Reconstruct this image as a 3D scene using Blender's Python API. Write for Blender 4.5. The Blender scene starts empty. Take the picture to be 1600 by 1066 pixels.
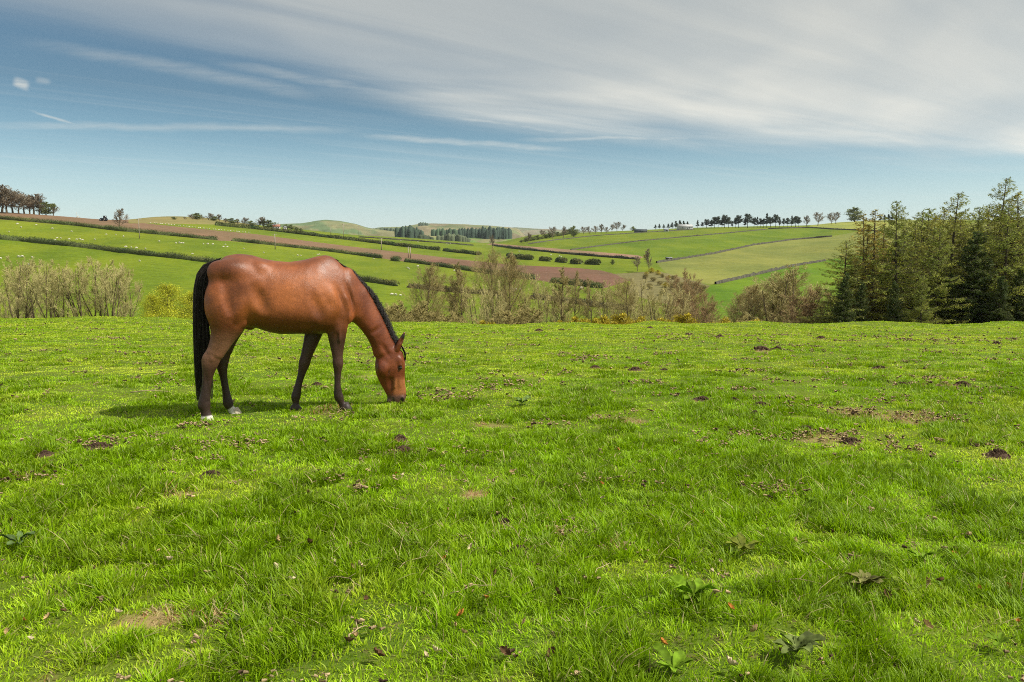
import bpy, math, random
import numpy as np
from mathutils import Vector, Matrix

random.seed(7)
S = bpy.context.scene
COL = S.collection
R = math.radians

# ------------------------------------------------------------------ camera
F_PX = 1200.0                     # focal length in pixels of the 1600 px wide photograph
CAM_Z = 1.6
PITCH = math.atan(133.0 / F_PX)
cam_d = bpy.data.cameras.new("camera")
cam_d.sensor_width = 36.0
cam_d.lens = 36.0 * F_PX / 1600.0
cam_d.clip_start = 0.05
cam_d.clip_end = 30000
cam = bpy.data.objects.new("camera", cam_d)
COL.objects.link(cam)
cam.location = (0, 0, CAM_Z)
cam.rotation_euler = (R(90) - PITCH, 0, 0)
S.camera = cam

# ------------------------------------------------------------------ light
SUN_EL = 50.0
SUN_AZ = 12.0                     # degrees from +X towards the camera
sd = Vector((math.cos(R(SUN_EL)) * math.cos(R(SUN_AZ)), -math.cos(R(SUN_EL)) * math.sin(R(SUN_AZ)), math.sin(R(SUN_EL))))
sun_d = bpy.data.lights.new("sun", 'SUN')
sun_d.energy = 5.0
sun_d.angle = R(0.5)
sun_d.color = (1.0, 0.94, 0.84)
sun = bpy.data.objects.new("sun", sun_d)
COL.objects.link(sun)
sun.rotation_euler = sd.to_track_quat('Z', 'Y').to_euler()

S.view_settings.view_transform = 'Standard'
S.view_settings.look = 'None'
S.view_settings.exposure = 0.3
S.cycles.filter_width = 1.0
S.cycles.use_denoising = False
S.view_settings.gamma = 1.0

W = bpy.data.worlds.new("World")
S.world = W
W.use_nodes = True
nt = W.node_tree
nt.nodes.clear()


class NG:
    """tiny helper to write node maths as code"""
    def __init__(s, t):
        s.t = t

    def n(s, kind, **kw):
        x = s.t.nodes.new(kind)
        for k, v in kw.items():
            setattr(x, k, v)
        return x

    def l(s, a, b):
        s.t.links.new(a, b)

    def put(s, sock, v):
        if isinstance(v, bpy.types.NodeSocket):
            s.t.links.new(v, sock)
        else:
            sock.default_value = v

    def m(s, op, a, b=0.0, c=0.0, clamp=False):
        x = s.n('ShaderNodeMath', operation=op, use_clamp=clamp)
        s.put(x.inputs[0], a)
        if len(x.inputs) > 1:
            s.put(x.inputs[1], b)
        if op in ('MULTIPLY_ADD', 'COMPARE', 'SMOOTH_MIN', 'SMOOTH_MAX', 'WRAP'):
            s.put(x.inputs[2], c)
        return x.outputs[0]

    def rng(s, v, a, b, c=0.0, d=1.0, mode='SMOOTHSTEP'):
        x = s.n('ShaderNodeMapRange', interpolation_type=mode)
        s.put(x.inputs[0], v)
        x.inputs[1].default_value = a
        x.inputs[2].default_value = b
        s.put(x.inputs[3], c)
        s.put(x.inputs[4], d)
        return x.outputs[0]

    def noise(s, vec, scale, detail=3.0, rough=0.55, dist=0.0, out=0):
        x = s.n('ShaderNodeTexNoise')
        if vec is not None:
            s.l(vec, x.inputs['Vector'])
        x.inputs['Scale'].default_value = scale
        x.inputs['Detail'].default_value = detail
        x.inputs['Roughness'].default_value = rough
        x.inputs['Distortion'].default_value = dist
        return x.outputs[out]

    def mix(s, f, a, b, mode='MIX'):
        x = s.n('ShaderNodeMix', data_type='RGBA', blend_type=mode)
        s.put(x.inputs[0], f)
        for i, v in ((6, a), (7, b)):
            s.put(x.inputs[i], (v + (1.0,)) if isinstance(v, tuple) and len(v) == 3 else v)
        return x.outputs[2]

    def comb(s, x, y, z=0.0):
        c = s.n('ShaderNodeCombineXYZ')
        s.put(c.inputs[0], x)
        s.put(c.inputs[1], y)
        s.put(c.inputs[2], z)
        return c.outputs[0]


g = NG(nt)
sky = g.n('ShaderNodeTexSky', sky_type='NISHITA')
sky.sun_disc = False
sky.sun_elevation = R(SUN_EL)
sky.sun_rotation = R(90 + SUN_AZ)
sky.altitude = 150
sky.air_density = 1.0
sky.dust_density = 0.8
sky.ozone_density = 1.4
tc = g.n('ShaderNodeTexCoord')
sep = g.n('ShaderNodeSeparateXYZ')
g.l(tc.outputs['Generated'], sep.inputs[0])
dx, dy, dz = sep.outputs
dzc = g.m('MAXIMUM', dz, 0.02)
px = g.m('DIVIDE', dx, dzc)       # the point of a flat cloud layer this direction meets
py = g.m('DIVIDE', dy, dzc)
# main cirrus sheet: lies nearer than a curved edge
edge = g.n('ShaderNodeFloatCurve')
cv = edge.mapping.curves[0]
pts = [(-4, 2.2), (-2.1, 3.2), (-1.3, 3.9), (0, 6.0), (2.6, 7.7), (5.9, 8.9), (10, 10.5)]
cv.points[0].location = ((pts[0][0] + 4) / 14, pts[0][1] / 12)
cv.points[1].location = ((pts[-1][0] + 4) / 14, pts[-1][1] / 12)
for a, b in pts[1:-1]:
    cv.points.new((a + 4) / 14, b / 12)
edge.mapping.update()
g.l(g.m('DIVIDE', g.m('ADD', px, 4.0), 14.0, clamp=True), edge.inputs['Value'])
ge = g.m('MULTIPLY', edge.outputs[0], 12.0)
# streak space: along / across the wind
A = R(40)
al = g.m('ADD', g.m('MULTIPLY', px, math.cos(A)), g.m('MULTIPLY', py, math.sin(A)))
ac = g.m('SUBTRACT', g.m('MULTIPLY', py, math.cos(A)), g.m('MULTIPLY', px, math.sin(A)))
st = g.comb(g.m('MULTIPLY', al, 0.16), g.m('MULTIPLY', ac, 1.0))
n1 = g.noise(st, 1.3, 5, 0.55, 0.6)
n2 = g.noise(g.comb(g.m('MULTIPLY', al, 0.45), g.m('MULTIPLY', ac, 0.8), 4.0), 0.55, 4, 0.5, 0.8)
n3 = g.noise(g.comb(g.m('MULTIPLY', al, 0.05), g.m('MULTIPLY', ac, 2.2), 9.0), 2.2, 4, 0.6, 0.3)
dist = g.m('SUBTRACT', ge, py)
dist = g.m('ADD', dist, g.m('MULTIPLY', g.m('SUBTRACT', n2, 0.5), 2.6))
dist = g.m('ADD', dist, g.m('MULTIPLY', g.m('SUBTRACT', n1, 0.5), 2.2))
mask = g.rng(dist, -1.1, 2.2)
dens = g.m('ADD', g.m('MULTIPLY', n1, 0.5), g.m('MULTIPLY', n2, 0.95))
dens = g.rng(dens, 0.45, 0.95, 0.68, 1.0)
cl = g.m('MULTIPLY', mask, dens)
# faint high veil elsewhere
veil = g.m('MULTIPLY', g.rng(g.m('ADD', g.m('MULTIPLY', n3, 0.6), g.m('MULTIPLY', n2, 0.4)), 0.45, 0.75), 0.14)
cl = g.m('MAXIMUM', cl, veil)
# separate thin streaks and the small puff, each a direction on the dome (u = azimuth tangent, w = height tangent)
dyc = g.m('MAXIMUM', dy, 0.05)
uu = g.m('DIVIDE', dx, dyc)
ww = g.m('DIVIDE', dz, dyc)
wob = g.m('MULTIPLY', g.m('SUBTRACT', g.noise(g.comb(g.m('MULTIPLY', uu, 3.0), g.m('MULTIPLY', ww, 9.0)), 2.0, 4, 0.6), 0.5), 0.02)
rag = g.noise(g.comb(g.m('MULTIPLY', uu, 5.0), g.m('MULTIPLY', ww, 40.0)), 3.0, 4, 0.65)


def pix(x, y):
    cx = (x - 800) / F_PX
    cy = -(y - 533) / F_PX
    den = math.cos(PITCH) + cy * math.sin(PITCH)
    return cx / den, (-math.sin(PITCH) + cy * math.cos(PITCH)) / den


for (x0, y0, x1, y1, wid, amp) in ((-60, 196, 560, 202, 9, 0.32), (560, 210, 900, 236, 7, 0.42), (48, 172, 128, 199, 3.0, 0.5),
                                   (640, 178, 960, 212, 7, 0.5), (820, 218, 1120, 214, 6, 0.55), (20, 128, 46, 136, 9, 0.85),
                                   (55, 128, 80, 130, 6, 0.25), (40, 66, 520, 150, 16, 0.25), (330, 95, 700, 160, 12, 0.3), (560, 150, 900, 195, 14, 0.35)):
    a, b = pix(x0, y0), pix(x1, y1)
    c = ((a[0] + b[0]) / 2, (a[1] + b[1]) / 2)
    L = math.hypot(b[0] - a[0], b[1] - a[1])
    t = ((b[0] - a[0]) / L, (b[1] - a[1]) / L)
    du = g.m('SUBTRACT', uu, c[0])
    dw = g.m('ADD', g.m('SUBTRACT', ww, c[1]), wob)
    s_ = g.m('ABSOLUTE', g.m('ADD', g.m('MULTIPLY', du, t[0]), g.m('MULTIPLY', dw, t[1])))
    q_ = g.m('ABSOLUTE', g.m('SUBTRACT', g.m('MULTIPLY', dw, t[0]), g.m('MULTIPLY', du, t[1])))
    mk = g.m('MULTIPLY', g.rng(s_, L * 0.2, L * 0.62, 1.0, 0.0), g.rng(q_, 0.0, wid / F_PX, 1.0, 0.0))
    mk = g.m('MULTIPLY', mk, g.rng(rag, 0.25, 0.65, 0.45 * amp, amp))
    mk = g.m('MULTIPLY', mk, g.rng(dy, 0.05, 0.1))
    cl = g.m('MAXIMUM', cl, mk)
cl = g.m('MULTIPLY', cl, g.rng(dz, 0.02, 0.09))
shade = g.rng(g.m('ADD', n2, g.m('MULTIPLY', n1, 0.25)), 0.35, 0.90)
lowb = g.rng(dz, 0.08, 0.3, 1.0, 0.80)
ccol = g.mix(shade, (6.2, 6.5, 6.3), (9.1, 8.9, 8.0))
vm = g.n('ShaderNodeVectorMath', operation='SCALE')
g.l(ccol, vm.inputs[0])
g.l(lowb, vm.inputs['Scale'])
skyv = g.n('ShaderNodeVectorMath', operation='SCALE')
g.l(g.mix(1.0, sky.outputs[0], (0.80, 1.0, 0.99), 'MULTIPLY'), skyv.inputs[0])
g.l(g.rng(dz, -0.02, 0.19, 1.40, 0.70, 'LINEAR'), skyv.inputs['Scale'])
skyc = skyv.outputs[0]
final = g.mix(cl, skyc, vm.outputs[0])
final = g.mix(g.rng(dz, -0.02, 0.16, 0.62, 0.0), final, (7.4, 7.9, 8.2))
bg = g.n('ShaderNodeBackground')
bg.inputs['Strength'].default_value = 0.088
g.l(final, bg.inputs['Color'])
wo = g.n('ShaderNodeOutputWorld')
g.l(bg.outputs[0], wo.inputs[0])

# ------------------------------------------------------------------ helpers


def smooth01(t):
    t = np.clip(t, 0, 1)
    return t * t * (3 - 2 * t)


def vnoise(x, y, seed=0):
    x = np.asarray(x, float)
    y = np.asarray(y, float)
    xi = np.floor(x).astype(np.int64)
    yi = np.floor(y).astype(np.int64)
    fx = x - xi
    fy = y - yi
    fx = fx * fx * (3 - 2 * fx)
    fy = fy * fy * (3 - 2 * fy)

    def h(a, b):
        n = (a * 374761393 + b * 668265263 + seed * 1442695041) & 0xFFFFFFFF
        n = ((n ^ (n >> 13)) * 1274126177) & 0xFFFFFFFF
        n = n ^ (n >> 16)
        return (n & 0xFFFF) / 65535.0
    return (h(xi, yi) * (1 - fx) + h(xi + 1, yi) * fx) * (1 - fy) + (h(xi, yi + 1) * (1 - fx) + h(xi + 1, yi + 1) * fx) * fy


def fbm(x, y, seed=0, octs=4, rough=0.5):
    v = 0
    a = 1.0
    t = 0
    for i in range(octs):
        v = v + a * vnoise(x * 2 ** i + 17.3 * i, y * 2 ** i - 9.1 * i, seed + i)
        t += a
        a *= rough
    return v / t


def mesh_obj(name, V, faces, mat, parent=None, smooth=False, colors=None, label=None, cat=None, group=None, kind=None, mats=None, fmat=None):
    """faces: list of int arrays of shape (n,k)"""
    me = bpy.data.meshes.new(name)
    V = np.asarray(V, np.float32)
    me.vertices.add(len(V))
    me.vertices.foreach_set("co", V.ravel())
    faces = [np.asarray(f, np.int32) for f in faces if len(f)]
    loops = np.concatenate([f.ravel() for f in faces])
    sizes = np.concatenate([np.full(len(f), f.shape[1], np.int32) for f in faces])
    starts = np.concatenate([[0], np.cumsum(sizes)[:-1]]).astype(np.int32)
    me.loops.add(len(loops))
    me.loops.foreach_set("vertex_index", loops)
    me.polygons.add(len(sizes))
    me.polygons.foreach_set("loop_start", starts)
    me.polygons.foreach_set("loop_total", sizes)
    if smooth:
        me.polygons.foreach_set("use_smooth", np.ones(len(sizes), bool))
    for mm in (mats or [mat]):
        if mm is not None:
            me.materials.append(mm)
    if fmat is not None:
        me.polygons.foreach_set("material_index", np.asarray(fmat, np.int32))
    if colors is not None:
        ca = me.color_attributes.new("tint", 'FLOAT_COLOR', 'POINT')
        c = np.ones((len(V), 4), np.float32)
        c[:, :3] = colors
        ca.data.foreach_set("color", c.ravel())
    me.update(calc_edges=True)
    o = bpy.data.objects.new(name, me)
    COL.objects.link(o)
    if parent is not None:
        o.parent = parent
    tag(o, label, cat, group, kind)
    return o


def tag(o, label=None, cat=None, group=None, kind=None):
    if label:
        o["label"] = label
    if cat:
        o["category"] = cat
    if group:
        o["group"] = group
    if kind:
        o["kind"] = kind
    return o


def empty(name, loc, label, cat, group=None, rz=0.0, sc=None):
    o = bpy.data.objects.new(name, None)
    COL.objects.link(o)
    o.location = loc
    o.rotation_euler = (0, 0, rz)
    if sc:
        o.scale = sc
    o.empty_display_size = 0.2
    return tag(o, label, cat, group)


def copy_thing(src, loc, rz=0.0, sc=(1, 1, 1), label=None, group=None, rot=None):
    c = src.copy()
    COL.objects.link(c)
    c.location = loc
    c.rotation_euler = rot if rot is not None else (0, 0, rz)
    c.scale = sc
    if label:
        c["label"] = label
    if group:
        c["group"] = group
    for ch in src.children:
        d = ch.copy()
        COL.objects.link(d)
        d.parent = c
        for gch in ch.children:
            e = gch.copy()
            COL.objects.link(e)
            e.parent = d
    return c


class MB:
    """collects verts/faces of several primitives into one mesh"""
    def __init__(s):
        s.V = []
        s.T = []
        s.Q = []
        s.C = []
        s.n = 0

    def add(s, V, T=None, Q=None, c=None):
        V = np.asarray(V, float).reshape(-1, 3)
        if T is not None and len(T):
            s.T.append(np.asarray(T, int) + s.n)
        if Q is not None and len(Q):
            s.Q.append(np.asarray(Q, int) + s.n)
        s.V.append(V)
        if c is not None:
            c = np.asarray(c, float)
            if c.ndim == 1:
                c = np.tile(c, (len(V), 1))
            s.C.append(c)
        s.n += len(V)

    def box(s, c, size, rz=0.0, col=None, taper=1.0):
        hx, hy, hz = [q / 2 for q in size]
        v = []
        for z in (-1, 1):
            k = taper if z > 0 else 1.0
            for x, y in ((-1, -1), (1, -1), (1, 1), (-1, 1)):
                X, Y = x * hx * k, y * hy * k
                v.append((c[0] + X * math.cos(rz) - Y * math.sin(rz), c[1] + X * math.sin(rz) + Y * math.cos(rz), c[2] + z * hz))
        q = [(3, 2, 1, 0), (4, 5, 6, 7), (0, 1, 5, 4), (1, 2, 6, 5), (2, 3, 7, 6), (3, 0, 4, 7)]
        s.add(v, Q=q, c=col)

    def segs(s, P0, P1, R0, R1, k=3, col=None):
        """vectorised tapered prisms"""
        P0 = np.asarray(P0, float)
        P1 = np.asarray(P1, float)
        n = len(P0)
        d = P1 - P0
        d /= np.maximum(np.linalg.norm(d, axis=1, keepdims=True), 1e-9)
        ref = np.where(np.abs(d[:, 2:3]) < 0.9, np.array([[0, 0, 1.0]]), np.array([[1.0, 0, 0]]))
        a = np.cross(d, ref)
        a /= np.linalg.norm(a, axis=1, keepdims=True)
        b = np.cross(d, a)
        V = np.zeros((n, 2 * k, 3))
        for j in range(k):
            th = 2 * math.pi * j / k
            o = a * math.cos(th) + b * math.sin(th)
            V[:, j] = P0 + o * np.asarray(R0)[:, None]
            V[:, k + j] = P1 + o * np.asarray(R1)[:, None]
        base = (np.arange(n) * 2 * k)[:, None]
        Q = np.concatenate([base + np.array([[j, (j + 1) % k, k + (j + 1) % k, k + j]]) for j in range(k)])
        c = None
        if col is not None:
            c = np.repeat(np.asarray(col), 2 * k, axis=0) if np.ndim(col) == 2 else col
        s.add(V.reshape(-1, 3), Q=Q, c=c)

    def quads(s, C, size, rng, col=None, up=0.0, aspect=1.0, slim=.75):
        """random leaf-like four sided faces around centres"""
        C = np.asarray(C, float)
        n = len(C)
        nr = rng.normal(size=(n, 3))
        nr[:, 2] += up
        nr /= np.linalg.norm(nr, axis=1, keepdims=True)
        t = rng.normal(size=(n, 3))
        t -= nr * (t * nr).sum(1, keepdims=True)
        t /= np.linalg.norm(t, axis=1, keepdims=True)
        b = np.cross(nr, t)
        sz = (np.asarray(size) * np.ones(n))[:, None] / 2
        V = np.stack([C - t * sz * aspect, C - b * sz * slim, C + t * sz * aspect, C + b * sz * slim], 1)
        Q = (np.arange(n) * 4)[:, None] + np.array([[0, 1, 2, 3]])
        c = None
        if col is not None:
            c = np.repeat(np.asarray(col), 4, axis=0) if np.ndim(col) == 2 else col
        s.add(V.reshape(-1, 3), Q=Q, c=c)

    def obj(s, name, mat, parent=None, **kw):
        V = np.concatenate(s.V)
        F = []
        if s.T:
            F.append(np.concatenate(s.T))
        if s.Q:
            F.append(np.concatenate(s.Q))
        C = np.concatenate(s.C) if s.C else None
        return mesh_obj(name, V, F, mat, parent, colors=C, **kw)


def tube(mb, path, rad, k=8, col=None, cap=True):
    path = np.asarray(path, float)
    n = len(path)
    T = np.gradient(path, axis=0)
    T /= np.linalg.norm(T, axis=1, keepdims=True)
    ref = np.array([0, 1.0, 0]) if abs(T[0][1]) < 0.8 else np.array([1.0, 0, 0])
    V = []
    for i in range(n):
        a = np.cross(T[i], ref)
        a /= np.linalg.norm(a)
        b = np.cross(T[i], a)
        for j in range(k):
            th = 2 * math.pi * j / k
            V.append(path[i] + rad[i] * (a * math.cos(th) + b * math.sin(th)))
    Q = [(i * k + j, i * k + (j + 1) % k, (i + 1) * k + (j + 1) % k, (i + 1) * k + j) for i in range(n - 1) for j in range(k)]
    Tt = []
    if cap:
        V.append(path[0])
        V.append(path[-1])
        for j in range(k):
            Tt.append((n * k, (j + 1) % k, j))
            Tt.append((n * k + 1, (n - 1) * k + j, (n - 1) * k + (j + 1) % k))
    mb.add(V, T=Tt, Q=Q, c=col)


# ------------------------------------------------------------------ materials
def mat(name, col, rough=0.8, vary=0.15, scale=4.0, tint=False, spec=0.3, trans=0.0, bump=0.0, bscale=20.0):
    m = bpy.data.materials.new(name)
    m.use_nodes = True
    t = m.node_tree
    t.nodes.clear()
    k = NG(t)
    out = k.n('ShaderNodeOutputMaterial')
    p = k.n('ShaderNodeBsdfPrincipled')
    p.inputs['Roughness'].default_value = rough
    p.inputs['Specular IOR Level'].default_value = spec
    tcn = k.n('ShaderNodeTexCoord')
    if tint:
        a = k.n('ShaderNodeAttribute', attribute_name="tint")
        base = k.mix(1.0, a.outputs['Color'], tuple(col), 'MULTIPLY')
    else:
        rgb = k.n('ShaderNodeRGB')
        rgb.outputs[0].default_value = tuple(col) + (1,)
        base = rgb.outputs[0]
    nz = k.noise(tcn.outputs['Object'], scale, 4)
    hs = k.n('ShaderNodeHueSaturation')
    k.l(base, hs.inputs['Color'])
    k.l(k.rng(nz, 0.3, 0.7, 1 - vary, 1 + vary), hs.inputs['Value'])
    k.l(hs.outputs[0], p.inputs['Base Color'])
    if bump:
        bn = k.n('ShaderNodeBump')
        bn.inputs['Strength'].default_value = 1.0
        bn.inputs['Distance'].default_value = bump
        k.l(k.noise(tcn.outputs['Object'], bscale, 5), bn.inputs['Height'])
        k.l(bn.outputs[0], p.inputs['Normal'])
    if trans:
        tr = k.n('ShaderNodeBsdfTranslucent')
        k.l(hs.outputs[0], tr.inputs[0])
        mx = k.n('ShaderNodeMixShader')
        mx.inputs[0].default_value = trans
        k.l(p.outputs[0], mx.inputs[1])
        k.l(tr.outputs[0], mx.inputs[2])
        k.l(mx.outputs[0], out.inputs[0])
    else:
        k.l(p.outputs[0], out.inputs[0])
    return m


M_blade = mat("grass_blade", (1, 1, 1), 0.5, 0.06, 1.5, tint=True, spec=0.25, trans=0.42)
M_bark = mat("bark", (0.13, 0.10, 0.055), 0.9, 0.3, 3.0)
M_barkdark = mat("bark_dark", (0.07, 0.055, 0.035), 0.9, 0.3, 3.0)
M_twig = mat("twig", (1, 1, 1), 0.85, 0.15, 0.6, tint=True)
M_leaf = mat("leaf", (1, 1, 1), 0.7, 0.22, 0.5, tint=True, trans=0.3)
M_hedge = mat("hedge_leaf", (1, 1, 1), 0.8, 0.3, 0.15, tint=True, trans=0.1)
M_soil = mat("soil", (0.085, 0.05, 0.03), 0.95, 0.4, 40.0, bump=0.02, bscale=60)
M_soildry = mat("soil_dry", (0.21, 0.145, 0.085), 0.95, 0.4, 40.0, bump=0.02, bscale=60)
M_dead = mat("dead_leaf", (1, 1, 1), 0.9, 0.4, 60.0, tint=True, spec=0.08, trans=0.2)
M_dock = mat("dock_leaf", (1, 1, 1), 0.7, 0.35, 30.0, tint=True, spec=0.12, trans=0.35)
M_wool = mat("wool", (0.58, 0.55, 0.45), 0.95, 0.1, 4.0)
M_stone = mat("dry_stone", (0.065, 0.062, 0.042), 0.95, 0.35, 0.8)
M_wood = mat("pole_wood", (0.30, 0.26, 0.20), 0.9, 0.2, 2.0)
M_white = mat("white_render", (0.50, 0.47, 0.43), 0.8, 0.05, 1.0)
M_redroof = mat("red_roof", (0.30, 0.13, 0.09), 0.8, 0.2, 1.0)
M_slate = mat("slate_roof", (0.16, 0.17, 0.18), 0.7, 0.15, 0.7)
M_shed = mat("shed_cladding", (0.05, 0.065, 0.07), 0.7, 0.15, 0.7)
M_pale = mat("pale_cladding", (0.36, 0.37, 0.37), 0.6, 0.1, 0.5)
M_glass = mat("dark_glass", (0.03, 0.035, 0.04), 0.15, 0.1, 1.0, spec=0.6)
M_tract = mat("tractor_paint", (0.03, 0.05, 0.09), 0.4, 0.1, 2.0)
M_tyre = mat("tyre_rubber", (0.02, 0.02, 0.02), 0.8, 0.1, 2.0)
M_gate = mat("gate_steel", (0.35, 0.36, 0.36), 0.5, 0.1, 2.0)

# ------------------------------------------------------------------ terrain: the paddock and the land beyond it
YC = 40.0


def pad_z(x, y):
    x = np.asarray(x, float)
    y = np.asarray(y, float)
    u = x / np.maximum(y, 3.0)
    s = 0.060 - 0.0085 * smooth01(-u / 0.62)

    def sp(t, k):
        return np.logaddexp(0, t / k) * k
    z = -s * sp(y - 9.0, 0.6) - 0.12 * sp(y - YC, 0.8)
    amp = smooth01((y + 2) / 14.0)
    z = z + (fbm(x * 0.16, y * 0.16, 3, 3) - 0.5) * 0.16 * amp + (fbm(x * 0.9, y * 0.9, 5, 3) - 0.5) * 0.075
    z = z + (vnoise(x * 0.55 + 3, y * 0.2, 41) - 0.5) * 0.22 * smooth01((y - 28) / 10)
    return z


def ground_at(x, y):
    """where the line of sight through this photo pixel meets the paddock"""
    u, w = pix(x, y)
    d = 2.0
    while d < 60:
        if CAM_Z + w * d < float(pad_z(u * d, d)):
            break
        d += 0.02 + d * 0.002
    return (u * d, d, float(pad_z(u * d, d)))


def grid_faces(nr, nc):
    i = np.arange(nr - 1)[:, None] * nc + np.arange(nc - 1)[None, :]
    i = i.ravel()
    return np.stack([i, i + 1, i + nc + 1, i + nc], 1)


# lush clumps, bare patches: (photo x, photo y, half width px, strength)
LUSH = [(750, 705, 85, 1.0), (700, 715, 50, .8), (390, 812, 60, 1.0), (1515, 805, 42, 2.2), (330, 905, 150, .9), (170, 915, 110, .8), (60, 770, 60, .7),
        (1330, 718, 60, .9), (860, 645, 75, .9), (1350, 1030, 40, 1.5), (720, 1035, 90, .7), (60, 890, 80, .7), (1060, 650, 50, .9), (1185, 637, 60, .6),
        (260, 790, 70, .6), (1080, 955, 100, 1.0), (1420, 880, 60, .6), (650, 930, 70, .5), (1230, 735, 40, .9), (1460, 730, 60, .8), (210, 740, 80, .5),
        (960, 860, 70, .5), (560, 780, 80, .5), (1300, 950, 120, .5), (1580, 740, 60, .6), (450, 690, 60, .5), (520, 670, 70, .5), (1100, 850, 60, .5),
        (820, 700, 60, .8), (1120, 655, 60, .7), (1350, 620, 60, .7), (1250, 640, 50, .4), (1480, 620, 60, .6), (340, 715, 60, .6), (640, 640, 60, .5),
        (940, 760, 60, .5), (1180, 780, 60, .6), (900, 950, 60, .5), (1500, 960, 80, .5), (30, 1010, 80, .5), (420, 1000, 90, .6), (690, 660, 80, .3)]
BARE = [(245, 972, 42, .85), (200, 976, 22, .8), (345, 976, 20, .7), (290, 968, 26, .6), (745, 775, 24, 1.0), (275, 776, 26, .7), (765, 665, 28, .5), (510, 642, 40, .4), (560, 590, 50, .3),
        (75, 1062, 20, .8), (985, 660, 25, .6), (940, 655, 20, .6), (1290, 685, 45, .6), (1420, 655, 50, .6), (1330, 645, 35, .6)]
LUSH_W = []
for (a, b, w, s) in LUSH:
    p = ground_at(a, b)
    LUSH_W.append((p[0], p[1], w * p[1] / F_PX, s))
BARE += [(842, 519, 8, 1), (930, 577, 10, 1), (992, 580, 11, 1), (1283, 531, 9, 1), (1376, 577, 10, 1), (625, 689, 13, 1), (628, 710, 22, 1), (1190, 549, 13, 1), (1098, 627, 13, 1), (1330, 694, 15, 1), (1560, 715, 16, 1),
         (152, 701, 15, .9), (70, 713, 12, .9), (1225, 772, 15, .7), (870, 835, 14, .6), (790, 823, 14, 1), (810, 866, 12, .8), (1300, 682, 16, .7), (1480, 603, 14, .7), (1430, 603, 12, .7), (960, 862, 16, .6), (40, 749, 14, .7), (560, 760, 14, .5)]
BARE_W = []
for (a, b, w, s) in BARE:
    p = ground_at(a, b)
    BARE_W.append((p[0], p[1], w * p[1] / F_PX, s))


def lush_map(x, y):
    v = np.zeros_like(x)
    jx = (fbm(x * 3, y * 3, 71, 2) - .5)
    for (a, b, r, s) in LUSH_W:
        d2 = ((x - a) / r) ** 2 + ((y - b) / (r * 0.8)) ** 2
        v = np.maximum(v, s * np.exp(-d2 * 1.3 * (1 + jx)))
    n = fbm(x * 1.1 + 5, y * 1.1, 11, 3)
    n2 = fbm(x * 3.7, y * 3.7 + 8, 13, 2)
    f = 1 - 0.35 * smooth01((y - 9) / 12)
    n4 = fbm(x * 2.0 + 31, y * 2.0, 19, 2)
    nn = np.maximum(smooth01((n * 0.6 + n2 * 0.4 - 0.46) / 0.16) * 0.75, smooth01((n4 - .57) / .07) * 1.0) * f
    return np.maximum(v, nn)


def bare_map(x, y):
    v = np.zeros_like(x)
    jx = (fbm(x * 5, y * 5, 75, 2) - .5)
    for (a, b, r, s) in BARE_W:
        d2 = ((x - a) / r) ** 2 + ((y - b) / (r * 1.0)) ** 2
        v = np.maximum(v, s * smooth01((1.5 - d2 * (1 + 1.5 * jx)) / 1.2))
    return v


xs = np.concatenate([-np.geomspace(70, 8, 80), np.linspace(-7.9, 7.9, 200), np.geomspace(8, 70, 80)])
ys = np.concatenate([np.linspace(-14, 2, 40), np.linspace(2.08, 14, 150), np.linspace(14.15, 54, 220)])
GX, GY = np.meshgrid(xs, ys)
GZ = pad_z(GX, GY)
M_turf = bpy.data.materials.new("turf")
M_turf.use_nodes = True
k = NG(M_turf.node_tree)
pb = M_turf.node_tree.nodes['Principled BSDF']
pb.inputs['Roughness'].default_value = 0.95
pb.inputs['Specular IOR Level'].default_value = 0.1
tcn = k.n('ShaderNodeTexCoord')
na = k.noise(tcn.outputs['Object'], 0.7, 5)
nb = k.noise(tcn.outputs['Object'], 9.0, 5, 0.7)
c1 = k.mix(k.rng(na, 0.35, 0.65), (0.065, 0.115, 0.010), (0.11, 0.15, 0.015))
c2 = k.mix(k.rng(nb, 0.5, 0.72), c1, (0.12, 0.095, 0.04))
at = k.n('ShaderNodeAttribute', attribute_name="tint")
c3 = k.mix(at.outputs['Fac'], c2, (0.30, 0.21, 0.10))
k.l(c3, pb.inputs['Base Color'])
bn = k.n('ShaderNodeBump')
bn.inputs['Distance'].default_value = 0.03
k.l(nb, bn.inputs['Height'])
k.l(bn.outputs[0], pb.inputs['Normal'])
bm_ = bare_map(GX.ravel(), GY.ravel())
mesh_obj("ground", np.stack([GX.ravel(), GY.ravel(), GZ.ravel()], 1), [grid_faces(len(ys), len(xs))], M_turf, smooth=True,
         colors=np.repeat(bm_[:, None], 3, 1), kind="structure")

# --- hills: skyline and distance per direction (photo columns), a real height field
SKX = [-400, 0, 100, 160, 200, 230, 260, 300, 340, 400, 450, 500, 562, 625, 725, 775, 800, 838, 870, 950, 1026, 1085, 1197, 1266, 1303, 1371, 1600, 2000]
SKY = [335, 332, 339, 344, 345, 341, 339, 339.5, 343, 352, 357, 362, 368.5, 371, 378.5, 381, 374, 366.5, 366, 362.5, 359, 356.5, 354, 353, 348.5, 345, 345, 345]
SKD = [(-400, 380), (0, 400), (200, 440), (300, 560), (400, 600), (560, 740), (725, 800), (800, 860), (950, 900), (1200, 850), (1400, 720), (1600, 680), (2000, 650)]
SKU = [(x - 800) / F_PX * 0.994 for x in SKX]
SKW = [(400 - y) / F_PX * 1.0 for y in SKY]


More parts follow.
